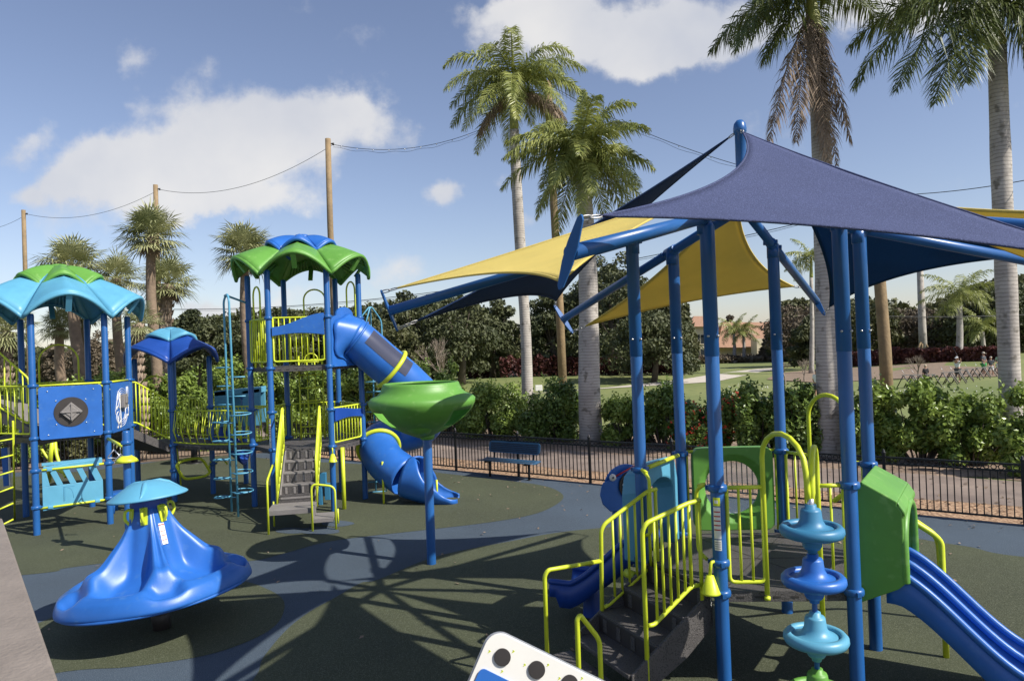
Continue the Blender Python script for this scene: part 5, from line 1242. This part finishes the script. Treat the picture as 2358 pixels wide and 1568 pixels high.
# hedge shrubs
def leafcard(mb,p,s,r,mi=0,nrm=None):
    n=nrm or V((r.gauss(0,1),r.gauss(0,1),r.gauss(.3,1))); n=n.normalized(); a=n.orthogonal().normalized(); b=n.cross(a); an=r.uniform(0,6.28); c_,s_=math.cos(an),math.sin(an); u=(a*c_+b*s_)*s; w_=(b*c_-a*s_)*s*.55
    mb.add([p-u,p-u*.2+w_+n*s*.1,p+u,p-u*.2-w_+n*s*.1],[(0,1,2,3)],mi)
def shrub(label,px0,px1,ytop,Y,ybase,n=5200,m_=None,seed=1,leaf=.072,flowers=0,dz=0,name='hedge_shrub',cat='shrub',group='clusia shrubs beyond the fence',fill=None,peaks=9,z0=.0):
    r=random.Random(seed); a=at(px0,ytop,Y);b=at(px1,ytop,Y); c=(a+b)/2; W_=(b-a).length/2*1.12; H_=c.z*1.04
    t=thing(name,label,cat,(c.x,Y,z0),group)
    mb=MB(); fl=MB(); stems=MB()
    # sprouting sub-clumps
    cl=[]
    nc=int(34*max(1,W_/1.2))
    for i in range(nc):
        x=r.uniform(-1,1); y=r.uniform(-1,1)*.8; hmax=H_*(1-.26*abs(x)**3)*(.80+.25*mnoise.noise(V((x*2.2+seed*7,y*2,0)))+.10*r.random())
        z=r.uniform(.03,.97)**.85*hmax; cl.append((V((c.x+x*W_*.90,Y+y*W_*.55,z0+z)),r.uniform(.22,.40)*max(.8,min(1.3,W_))))
    for (q,s) in cl: stems.tube([V((c.x+(q.x-c.x)*.3,Y+(q.y-Y)*.3,z0)),q],[.03,.008],4,caps=False)
    per=int(n*1.25)//nc
    for (q,s) in cl:
        for k in range(per):
            d=V((r.gauss(0,1),r.gauss(0,1),r.gauss(0,1))).normalized(); rr=s*(r.random()**.45); p=q+V((d.x*rr,d.y*rr,d.z*rr*1.05))
            if p.z<z0+.03: continue
            nr=(d*.7+V((r.gauss(0,.6),r.gauss(0,.6),r.gauss(.35,.6))))
            leafcard(mb,p,leaf*r.uniform(.7,1.2),r,0,nr)
        # upright shoots
        for k in range(3):
            b0=q+V((r.uniform(-s,s),r.uniform(-s,s),s*.6)); hgt=r.uniform(.15,.42)
            for j in range(6): leafcard(mb,b0+V((r.gauss(0,.04),r.gauss(0,.04),hgt*j/6)),leaf*.85,r,0,V((r.gauss(0,1),r.gauss(0,1),.8)))
    for k in range(flowers):
        q,s=cl[r.randrange(len(cl))]; d=V((r.gauss(0,1),-abs(r.gauss(0,1)),r.gauss(.2,1))).normalized(); p=q+d*s*1.02
        for j in range(4): leafcard(fl,p+V((r.gauss(0,.03),r.gauss(0,.03),r.gauss(0,.03))),.045,r)
    mb.build('foliage',m_ or l_hed,t); stems.build('stems',bark,t)
    if flowers: fl.build('flowers',l_flw,t)
    return t
def hY(px,off=6.1):   # depth of the hedge line for a pixel column
    d=ray(px,950); k=d.x/d.y; # FB + fd*s + fn*off -> solve x = k*y
    P=FB+fn*off; e=(P.x-k*P.y); f=(fd.x-k*fd.y); s=e/f; return (P-fd*s).y
gH='clusia shrubs in the row beyond the fence'
shr=[('tall leafy shrub behind the tube slide exit',905,1010,835,.8,6500,l_hed,0),('shrub right of the green bowl with ragged light green top',1000,1075,850,.6,5000,l_hed,0),('wide shrub between the bowl and the tallest palm',1062,1204,885,0,8500,l_hed,0),
 ('dark shrub between the two pale palm trunks',1206,1342,884,0,8500,l_hed2,0),('shrub right of the stout palm trunk',1392,1478,884,0,6000,l_hed,0),('shrub behind the second blue post',1470,1572,880,.2,6500,l_hed2,0),
 ('shrub covered in small red flowers',1560,1702,892,0,8500,l_hed2,240),('dark shrub left of the hand loop palm',1702,1790,888,0,6500,l_hed2,0),('dark bushy shrub touching the palm with dry fronds',1775,1882,878,0,7000,l_hed2,0),
 ('shrub just right of the palm with dry fronds',1952,2058,886,0,7500,l_hed,0),('large bright leafed shrub behind the green hood',2040,2180,872,0,10500,l_hed,0),('large shrub sloping down to the grass gap',2165,2298,908,0,9500,l_hed,0),('shrub at the right edge in front of the palm',2312,2420,902,-.8,7500,l_hed,0)]
for i,(lb,x0,x1,yt,oy,n,m_,fl) in enumerate(shr):
    Yh=hY((x0+x1)/2)+oy; shrub(lb,x0,x1,yt,Yh,1000,n=n,m_=m_,seed=40+i,leaf=.076,flowers=fl,group=gH)
gL='tall shrubs behind the left fence'
lsh=[('tall shrub behind the left tower, far left',-40,90,880,24.0),('pale shrub between the left tower posts',70,200,868,25.),('bright green shrub under the light blue roof',165,300,838,25.2),('shrub right of the left tower',290,400,836,25.8),('bright shrub below the small dark blue roof',395,490,826,26.4),
     ('broad shrub behind the spiral climber',470,600,815,26.8),('shrub behind the tall tower left posts',585,700,822,27.0),('shrub behind the inner lime ladder',690,800,826,27.2),('shrub behind the tube slide',790,930,818,27.4)]
for i,(lb,x0,x1,yt,Yh) in enumerate(lsh): shrub(lb,x0,x1,yt,Yh,1050,n=8500,m_=l_hed if i not in (1,) else l_mid,seed=80+i,leaf=.080,group=gL)
# far trees
def tree(label,px,ytop,Y,Wpx,m_=None,seed=1,n=3600,leaf=.30,ylow=None,name='broadleaf_tree',open_=.0,group='trees beyond the golf field'):
    r=random.Random(seed); c=at(px,ytop,Y); W_=Wpx*1.22*Y/FPX/2; H_=c.z*1.03; b=V((c.x,Y,gz(c.x,Y)))
    t=thing(name,label,'tree',tuple(b),group)
    mb=MB(); lo=H_*.16; lf=MB(); cl=[]
    mb.tube([b,b+V((.2,0,H_*.25)),b+V((0,0,H_*.55))],[.035*H_+.05,.03*H_,.012*H_],8)
    nc=58
    for i in range(nc):
        x=r.uniform(-1,1);y=r.uniform(-1,1); 
        if x*x+y*y>1: x*=.7;y*=.7
        zm=math.sqrt(max(0,1-.75*(x*x+y*y))); z=lo*(.4+.8*r.random())+(H_*.93-lo)*zm*(r.random()**.6); q=V((c.x+x*W_*.85,Y+y*W_*.7,b.z+z)); s=W_*r.uniform(.18,.32); cl.append((q,s))
    for (q,s) in cl[:16]: mb.tube([b+V((0,0,H_*r.uniform(.2,.45))),b.lerp(q,.6)+V((0,0,H_*.1)),q],[.012*H_,.008*H_,.003*H_],5,caps=False)
    per=n//nc
    for (q,s) in cl:
        for k in range(per):
            d=V((r.gauss(0,1),r.gauss(0,1),r.gauss(.15,1))).normalized(); rr=s*(r.random()**.4); leafcard(lf,q+V((d.x*rr*1.15,d.y*rr,d.z*rr*.75)),leaf*r.uniform(.6,1.3)*(1-open_*.4),r,0,d*.5+V((r.gauss(0,.7),r.gauss(0,.7),.35)))
    mb.build('trunk',bark,t); lf.build('crown',m_ or l_dark,t); return t
def bare(label,px,ytop,Y,Wpx,seed=1,m_=None,leaves=0,name='bare_tree'):
    r=random.Random(seed); c=at(px,ytop,Y); b=V((c.x,Y,gz(c.x,Y))); H_=c.z-b.z; W_=Wpx*Y/FPX/2; t=thing(name,label,'tree',tuple(b)); mb=MB(); tw=MB()
    def br(p,d,l,rad,lev):
        q=p+d*l; (mb if lev<3 else tw).tube([p,p.lerp(q,.5)+V((r.gauss(0,.03),r.gauss(0,.03),0))*l,q],[rad,rad*.8,rad*.62],5 if lev<3 else 3,caps=False)
        if lev>=6: return
        for k in range(3 if lev<4 else 2):
            dd=(d+V((r.gauss(0,.42)*W_/H_*1.6,r.gauss(0,.42),r.gauss(.05,.25)))).normalized(); br(q,dd,l*r.uniform(.68,.86),rad*.62,lev+1)
    br(b,V((0,0,1)),H_*.22,.020*H_+.03,0); mb.build('trunk',twig,t); tw.build('twigs',m_ or twig,t)
bare('rounded leafless shrub tree with pale tan twigs behind the slide',1012,752,46,96,seed=5)
bare('small leafless tree in the mulch left of the palm with dry fronds',1805,812,50,70,seed=6); bare('leafless bush in the mulch before the maroon hedge',2112,800,50,40,seed=7); bare('grey leafless tree right of the tallest palm',1262,780,80,70,seed=8); bare('slim leafless tree beside the mulch bed',1850,815,52,50,seed=9)
TR_=[('dark tree left of the spiral climber',450,712,62,120,l_dark),('dark tree behind the small dark blue roof',400,740,64,110,l_dark),('dark tree behind the tall tower, left part',560,708,60,120,l_dark),('dark tree behind the tall tower posts',650,688,58,140,l_dark),
 ('dark tree right of the tall tower',740,700,60,130,l_dark),('dark tree above the tube slide',830,690,58,140,l_dark),('tall dark tree under the left sail tip',955,648,62,150,l_dark),('big dark tree under the navy sail',1055,665,58,170,l_dark),('dark tree with trunk on the grass left of the tallest palm',1128,690,66,110,l_dark),
 ('dark tree between the slide and bare shrub',905,720,55,110,l_mid),('large spreading tree right of the tallest palm',1265,660,66,110,l_dark),('large dark tree behind the stout palm',1400,590,64,200,l_dark),('dark tree with crooked trunk on the mound',1500,700,56,180,l_dark),
 ('leafy tree behind the blue posts, left of the house',1545,690,62,100,l_mid),('olive tree right of the house',1815,705,95,90,l_mid),('olive brown tree behind the yellow sail corner',1830,690,80,130,l_brn),('dark tree left of the pale palm trunk',1862,720,66,80,l_dark),
 ('olive tree right of the thick wooden pole',1990,690,85,150,l_mid),('brown tree behind the thick wooden pole',2070,690,90,130,l_brn),('brown thin-leafed tree behind the braced palm',2150,700,84,140,l_brn),('dense green tree behind the maroon hedge',2250,660,78,170,l_mid),('tall dark tree at the right edge',2330,640,74,150,l_dark),
 ('small brown tree far left under the roof',140,785,75,80,l_brn),('brown tree seen between the left tower posts',225,770,70,120,l_brn),('brown green tree left of the small roof',290,775,72,100,l_brn),('far left green tree',30,790,75,110,l_mid),('low green tree beyond the mound',1200,782,100,90,l_mid),('round orange tinged tree by the house',1682,722,134,44,l_brn)]
for i,(lb,px,yt,Y,Wp,m_) in enumerate(TR_): tree(lb,px,yt,Y,Wp,m_,seed=200+i,n=9000 if m_ is l_dark else 6500,leaf=.165*Y/60,open_=.3 if m_ is l_brn else 0)
for i,(px,yt) in enumerate(((1690,735),(1712,742))): palm_small(('left','right')[i]+' one of the two small palms before the orange roof',px,832,yt+20,105,3.2,60+i)
palm_small('leaning palm in the shade behind the maroon hedge',2262,828,748,72,3.0,66)
# understorey and low far woods (one mass)
def mass(name,segs,Y0,m_,n,seed,leaf,hz,kind='stuff',cat=None,label=None):
    r=random.Random(seed); mb=MB()
    for k in range(n):
        s=r.random()*(len(segs)-1); i=int(s); f=s-i; px=segs[i][0]+(segs[i+1][0]-segs[i][0])*f; yt=segs[i][1]+(segs[i+1][1]-segs[i][1])*f; Yd=Y0+(segs[i][2]+(segs[i+1][2]-segs[i][2])*f if len(segs[i])>2 else 0)
        top=at(px,yt+14*mnoise.noise(V((px*.06,seed,0))),Yd); g0=gz(top.x,Yd); z=g0+(top.z-g0)*r.random()**.7; leafcard(mb,V((top.x,Yd+r.uniform(-1,1)*hz,z)),leaf*r.uniform(.6,1.3),r)
    o=mb.build(name,m_); tag(o,label,cat,kind=kind); return o
mass('distant_woods',[(-60,800),(100,808),(250,800),(400,780),(700,770),(1000,770),(1180,785),(1250,770),(1570,775)],112,l_dark,26000,5,.55,6,label='low far woods as one dark green mass along the horizon',cat='woods')
mass('distant_woods',[(1560,826),(1780,826),(1800,760),(1900,745),(2000,735),(2120,740),(2250,720),(2420,700)],104,l_brn,26000,6,.55,6,label='low brown green woods behind the golfers at right',cat='woods')
mass('tree_belt',[(380,760),(430,742),(520,728),(640,712),(740,722),(830,708),(950,690),(1060,690),(1120,715),(1165,760)],74,l_dark,30000,15,.30,3,label='dense dark belt of trees closing the view behind the tall tower',cat='woods')
mass('tree_belt',[(1225,740),(1290,700),(1350,640),(1400,612),(1460,640),(1520,672),(1565,690),(1590,790)],76,l_dark,20000,16,.30,3,label='dense dark belt of trees behind the stout palm',cat='woods')
mass('tree_belt',[(1790,815),(1805,700),(1830,692),(1860,705),(1930,700),(1990,690),(2060,705),(2120,740),(2160,700),(2220,672),(2300,640),(2420,625)],98,l_mid,28000,17,.40,4,label='olive green belt of trees behind the golfers',cat='woods')
def redhedge(label,segs,Y0,n,seed,leaf=.16):
    o=mass('maroon_hedge',segs,Y0,l_red,n,seed,leaf,.7,kind=None,cat='hedge',label=label); del_k=o.pop('kind') if 'kind' in o.keys() else None; return o
redhedge('short maroon hedge left of the tallest palm',[(1080,826),(1130,824)],68,1500,11)
redhedge('long low maroon hedge across the mound behind the palms',[(1150,824),(1300,822),(1450,824),(1580,826)],64,9000,12)
redhedge('dark maroon hedge behind the golfers',[(1960,812,6),(2100,806,4),(2320,800,0)],60,13000,13,.20)
# =================================================================== HOUSES, WALL
def house1():
    Y=125; a=at(1592,780,Y);b=at(1648,780,Y); t=thing('house','cream two storey house with dark windows and orange tiled roof','house',(a.x,Y,0)); zt=at(1600,752,Y).z; 
    mb=MB(); mb.box(((a.x+b.x)/2,Y+4,zt/2),(b.x-a.x,8,zt)); mb.build('wall',wall_c,t)
    b2=at(1790,790,Y); mb=MB(); zt2=at(1700,800,Y).z; mb.box(((b.x+b2.x)/2,Y+5,zt2/2),(b2.x-b.x,7.9,zt2)); mb.build('wing',wall_c,t)
    for (x0,x1,y0,y1) in ((1598,1612,771,792),(1614,1638,771,792),(1598,1612,803,822),(1614,1638,803,822)):
        p=at(x0,y0,Y-.05);q=at(x1,y1,Y-.05); w_=MB(); w_.box(((p.x+q.x)/2,Y-.03,(p.z+q.z)/2),(q.x-p.x,.1,p.z-q.z)); o=w_.build('window',winm,t); w2=MB(); w2.box(((p.x+q.x)/2,Y-.10,(p.z+q.z)/2),(.12,.06,p.z-q.z)); w2.box(((p.x+q.x)/2,Y-.10,q.z),(q.x-p.x+.2,.12,.14)); w2.build('window_frame',wall_c,o)
    def rf(x0,x1,ye,yr,dy,nm):
        p=at(x0,ye,Y-1);q=at(x1,ye,Y-1);r0=at(x0+12,yr,Y+4);r1=at(x1-8,yr,Y+4); m2=MB(); m2.add([p,q,(q.x,Y+9,q.z),(p.x,Y+9,p.z),r0,r1],[(0,1,5,4),(3,4,5,2),(0,4,3),(1,2,5),(0,3,2,1)]); m2.build(nm,tile,t)
    rf(1586,1656,752,728,0,'roof'); rf(1652,1795,800,742,0,'roof')
    mb=MB(); p=at(1758,818,Y-3); mb.box((p.x,Y-3,1.6),(3.2,3,3.2)); mb.build('porch',wall_c,t)
house1()
def house2():
    Y=110; a=at(1172,800,Y);b=at(1248,800,Y); t=thing('house','distant white house with red roof half hidden by trees left of the tallest palm','house',(a.x,Y,0)); zt=at(1200,800,Y).z; mb=MB(); mb.box(((a.x+b.x)/2,Y+4,zt/2),(b.x-a.x,8,zt)); mb.build('wall',wall_c,t)
    p=at(1166,800,Y-.6);q=at(1254,800,Y-.6);r0=at(1195,768,Y+4);r1=at(1232,768,Y+4); m2=MB(); m2.add([p,q,(q.x,Y+8.6,q.z),(p.x,Y+8.6,p.z),r0,r1],[(0,1,5,4),(3,4,5,2),(0,4,3),(1,2,5),(0,3,2,1)]); m2.build('roof',tile,t)
    w_=MB(); p=at(1190,806,Y-.05);q=at(1204,818,Y-.05); w_.box(((p.x+q.x)/2,Y-.03,(p.z+q.z)/2),(q.x-p.x,.1,p.z-q.z)); w_.build('window',winm,t)
house2()
mb=MB(); a=at(1168,830,84);b=at(1226,830,84); mb.box(((a.x+b.x)/2,84,.9),(b.x-a.x,.25,1.8)); mb.box(((a.x+b.x)/2,84,1.84),(b.x-a.x+.1,.35,.08)); tag(mb.build('garden_wall',white),'low white wall beyond the maroon hedge','wall')
# small white tee marker box near the path
mb=MB(); p=at(1240,880,50); p.z=gz(p.x,50)+.35; mb.box(p,(.5,.4,.4)); mb.box(p-V((0,0,.27)),(.08,.08,.2)); tag(mb.build('tee_marker',white,bevel=.03),'small white marker box beside the cart path','marker')
# golf balls scattered on the grass (uncountable specks)
mb=MB(); r=random.Random(5)
for k in range(160):
    p=gnd(r.uniform(1640,1770),r.uniform(862,925)) if k%2 else gnd(r.uniform(1900,2290),r.uniform(890,930)); mb.lathe([(0,.05),(.035,.025),(.035,-.01),(0,-.02)],(p.x,p.y,p.z+.01),5)
tag(mb.build('golf_balls',white),'tiny white golf balls scattered on the grass','golf balls',kind='stuff')
# =================================================================== PEOPLE AND BAG STANDS
dg=bpy.context.evaluated_depsgraph_get
def skinned(name,joints,edges,m,parent,sub=2):
    me=bpy.data.meshes.new(name); me.from_pydata([j[0] for j in joints],edges,[]); o=bpy.data.objects.new(name,me); sc.collection.objects.link(o)
    sm=o.modifiers.new('s','SKIN'); sm.use_smooth_shade=True; su=o.modifiers.new('u','SUBSURF'); su.levels=sub; su.render_levels=sub
    for i,(p,r) in enumerate(joints): me.skin_vertices[0].data[i].radius=(r if isinstance(r,tuple) else (r,r)); 
    me.skin_vertices[0].data[0].use_root=True
    bpy.context.view_layer.update(); ev=o.evaluated_get(bpy.context.evaluated_depsgraph_get()); nm=bpy.data.meshes.new_from_object(ev); bpy.data.objects.remove(o)
    for p in nm.polygons: p.use_smooth=True
    nm.materials.clear(); nm.materials.append(m); o2=bpy.data.objects.new(name,nm); sc.collection.objects.link(o2); o2.parent=parent
    return o2
def person(label,pos,h,face,shirt,shorts,hat,pose='stand',skinm=None,long_=False,hair=None):
    s=h/1.75; t=thing('person',label,'person',pos); t.rotation_euler=(0,0,face)
    WM[t.name]=Matrix.Identity(4)
    J=[]; 
    def P(x,y,z,r): J.append((V((x*s,y*s,z*s)),r*s if not isinstance(r,tuple) else (r[0]*s,r[1]*s)))
    P(0,0,.95,(.15,.11)); P(0,0,1.12,(.13,.10)); P(0,0,1.32,(.17,.11)); P(0,0,1.44,(.10,.08)); P(0,.01,1.50,.055); P(0,.01,1.60,(.075,.09)); P(0,.015,1.68,(.07,.085))
    E=[(0,1),(1,2),(2,3),(3,4),(4,5),(5,6)]
    arms={'stand':(((.20,0,1.40),(.26,.0,1.12),(.24,.12,.90)),((-.20,0,1.40),(-.26,.0,1.12),(-.22,.12,.90))),
          'swing':(((.20,0,1.40),(.05,.25,1.45),(-.28,.22,1.55)),((-.20,0,1.40),(-.34,.16,1.35),(-.38,.16,1.58))),
          'hold':(((.20,0,1.40),(.25,.05,1.15),(.08,.24,1.08)),((-.20,0,1.40),(-.25,.05,1.15),(-.08,.24,1.05)))}[pose]
    ai=[]
    for A in arms:
        k=len(J); P(*A[0],.065); P(*A[1],.045); P(*A[2],.032); P(A[2][0]*1.0,A[2][1]+.05,A[2][2]-.06 if pose!='swing' else A[2][2]+.07,(.04,.022)); E+=[(2,k),(k,k+1),(k+1,k+2),(k+2,k+3)]; ai.append(k)
    li=[]
    for sx in (1,-1):
        k=len(J); P(.10*sx,0,.86,.095); P(.12*sx,.02,.50,.058); P(.13*sx,-.01,.10,.040); P(.14*sx,.13,.035,(.045,.03)); E+=[(0,k),(k,k+1),(k+1,k+2),(k+2,k+3)]; li.append(k)
    skinned('body',J,E,skin,t)
    # shirt
    S=[];SE=[]
    def Q(L_,p,r): L_.append((p,r if not isinstance(r,tuple) else r))
    for i,rr in ((0,(.165,.125)),(1,(.155,.12)),(2,(.19,.13)),(3,(.105,.09))): S.append((J[i][0],(rr[0]*s,rr[1]*s)))
    SE=[(0,1),(1,2),(2,3)]
    for k in ai:
        n=len(S); S.append((J[k][0],.082*s)); S.append((J[k][0].lerp(J[k+1][0],.75 if not long_ else 1),.07*s)); SE+=[(2,n),(n,n+1)]
    skinned('shirt',S,SE,shirt,t)
    S=[(J[0][0],(.17*s,.13*s))];SE=[]
    for k in li:
        n=len(S); S.append((J[k][0],.115*s)); S.append((J[k][0].lerp(J[k+1][0],.85),.095*s)); SE+=[(0,n),(n,n+1)]
        if long_: S.append((J[k+2][0],.07*s)); SE.append((n+1,n+2))
    skinned('trousers' if long_ else 'shorts',S,SE,shorts,t)
    hd=J[5][0]; c=V((0,.015*s,1.665*s))
    mb=MB(); mb.lathe([(.098*s,0),(.10*s,.03*s),(.085*s,.075*s),(.05*s,.10*s),(0,.11*s)],c,18); 
    if hat: mb.ext([c+V((-.07*s,.06*s,.0)),c+V((.07*s,.06*s,0)),c+V((.05*s,.19*s,-.02*s)),c+V((-.05*s,.19*s,-.02*s))],(0,0,.012*s))
    mb.build('cap' if hat else 'hair',hat or hair,None).parent=t
    # face: eyes, nose, ears
    mb=MB()
    for sx in (-1,1): mb.lathe([(0,.008*s),(.009*s,0)],V((sx*.03*s,.098*s,1.635*s)),6)
    fo=mb.build('eyes',dkpl,None); fo.parent=t
    mb=MB(); mb.tube([V((0,.095*s,1.63*s)),V((0,.118*s,1.60*s))],[.008*s,.014*s],6)
    for sx in (-1,1): mb.tube([V((sx*.082*s,.01*s,1.64*s)),V((sx*.088*s,.0,1.59*s))],.015*s,6)
    fo=mb.build('nose_and_ears',skin,None); fo.parent=t
    if pose=='swing':
        a=arms[0][2]; mb=MB(); p=V((a[0]*s,a[1]*s+.05*s,a[2]*s+.05*s)); mb.tube([p+V((.06,0,-.04))*s,p+V((-.05,.05,.10))*s,p+V((.42,-.15,.72))*s],.012*s,6); mb.box(p+V((.45,-.16,.74))*s,(.1*s,.04*s,.06*s))
        o=mb.build('golf_club',iron,None); o.parent=None; o.location=pos; o.rotation_euler=(0,0,face); tag(o,'golf club raised by the golfer in white shirt','golf club')
    return t
Wt=cloth('white_cloth',(.75,.75,.74)); Gy=cloth('grey_cloth',(.07,.075,.085)); Bk=cloth('black_cloth',(.012,.011,.013)); Gn=cloth('green_cloth',(.06,.35,.09)); LG=cloth('pale_green_cloth',(.35,.5,.33)); Hr=cloth('blond_hair',(.5,.43,.30)); Tn=cloth('tan_cap',(.45,.40,.33)); Nv=cloth('navy_cloth',(.02,.03,.08))
def gp(px,py): 
    g=gnd(px,py); return (g.x,g.y,0)
person('child in black shirt with blond hair standing by the bag stands',gp(2133,892),1.38,.3,Bk,Bk,None,'stand',hair=Hr,long_=True)
person('golfer in white shirt and cap with club swung up',gp(2206,880),1.68,PI*.62,Wt,Gy,Wt,'swing')
person('person in dark shirt and bright green shorts near the hedge',gp(2266,866),1.75,-2.6,Gy,Gn,Tn,'hold')
person('person in grey shirt and white shorts beside the green shorts',gp(2283,868),1.45,2.9,Gy,Wt,None,'stand',hair=Tn)
person('person in pale green shirt partly behind the right palm',gp(2303,866),1.65,2.2,LG,Wt,Wt,'hold')
person('person in white shirt and navy cap beside the pale palm trunk',gp(1882,920),1.6,-1.2,Wt,Gy,Nv,'stand')
def stand(px,py,lab,first=[None]):
    p=gp(px,py)
    if first[0] is None:
        t=thing('bag_stand',lab,'golf bag stand',p,'row of golf bag stands on the practice tee')
        mb=MB(); s=1.0
        mb.box((p[0],p[1],.78),(.62,.10,.05)); mb.build('top_bar',step,t)
        mb=MB()
        for sx in (-.22,.22): mb.tube([(p[0]+sx,p[1],.78),(p[0]+sx+.42,p[1]-.1,0)],.035,6)
        mb.build('front_leg',step,t)
        mb=MB()
        for sx in (-.22,.22): mb.tube([(p[0]+sx,p[1],.78),(p[0]+sx-.25,p[1]+.35,0)],.03,6)
        mb.build('rear_leg',iron,t)
        mb=MB(); mb.tube([(p[0]-.1,p[1],.76),(p[0]-.28,p[1]+.1,1.15)],.010,5); mb.build('club',metal,t)
        first[0]=t
    else:
        src=first[0]; t=src.copy(); sc.collection.objects.link(t); t.location=p; t['label']=lab
        for ch in list(src.children):
            c=ch.copy(); sc.collection.objects.link(c); c.parent=t; c.matrix_parent_inverse=ch.matrix_parent_inverse.copy()
stand(2180,886,'bag stand just right of the child in black')
for px,py,lb in ((2090,893,'leftmost small bag stand behind the hedge top'),(2112,893,'second bag stand from the left'),(2143,892,'bag stand touching the child in black'),(2200,884,'bag stand in front of the white shirted golfer'),(2218,880,'bag stand right behind the white shirted golfer'),(2234,876,'middle stand between the golfer and green shorts'),(2258,873,'bag stand in front of the green shorts'),(2275,870,'bag stand left of the right palm trunk'),(2292,866,'rightmost bag stand by the right palm')): stand(px,py,lb)

mb=MB(); r=random.Random(77)
for k in range(5200):
    sx=r.uniform(-12,30); off=r.choice((r.uniform(.1,1.5),r.uniform(4.2,9),r.uniform(4.5,8),r.uniform(1.5,4.2) if r.random()<.3 else r.uniform(5,8))); p=FB-fd*sx+fn*off
    leafcard(mb,V((p.x,p.y,.02)),r.uniform(.03,.07),r,0,V((r.gauss(0,.25),r.gauss(0,.25),1)))
tag(mb.build('fallen_leaves',l_dead),'fallen brown leaves scattered between the fence and the shrubs','fallen leaves',kind='stuff')

mb=MB()
for k in range(420):
    p=FB-fd*r.uniform(-4,26)-fn*abs(r.gauss(0,1.6)) if k%3 else V((r.uniform(-12,8),r.uniform(5,18),0))
    leafcard(mb,V((p.x,p.y,.018)),r.uniform(.02,.045),r,0,V((r.gauss(0,.3),r.gauss(0,.3),1)))
tag(mb.build('dry_leaf_specks',l_dead),'a few dry leaves blown over the rubber surface','dry leaves',kind='stuff')
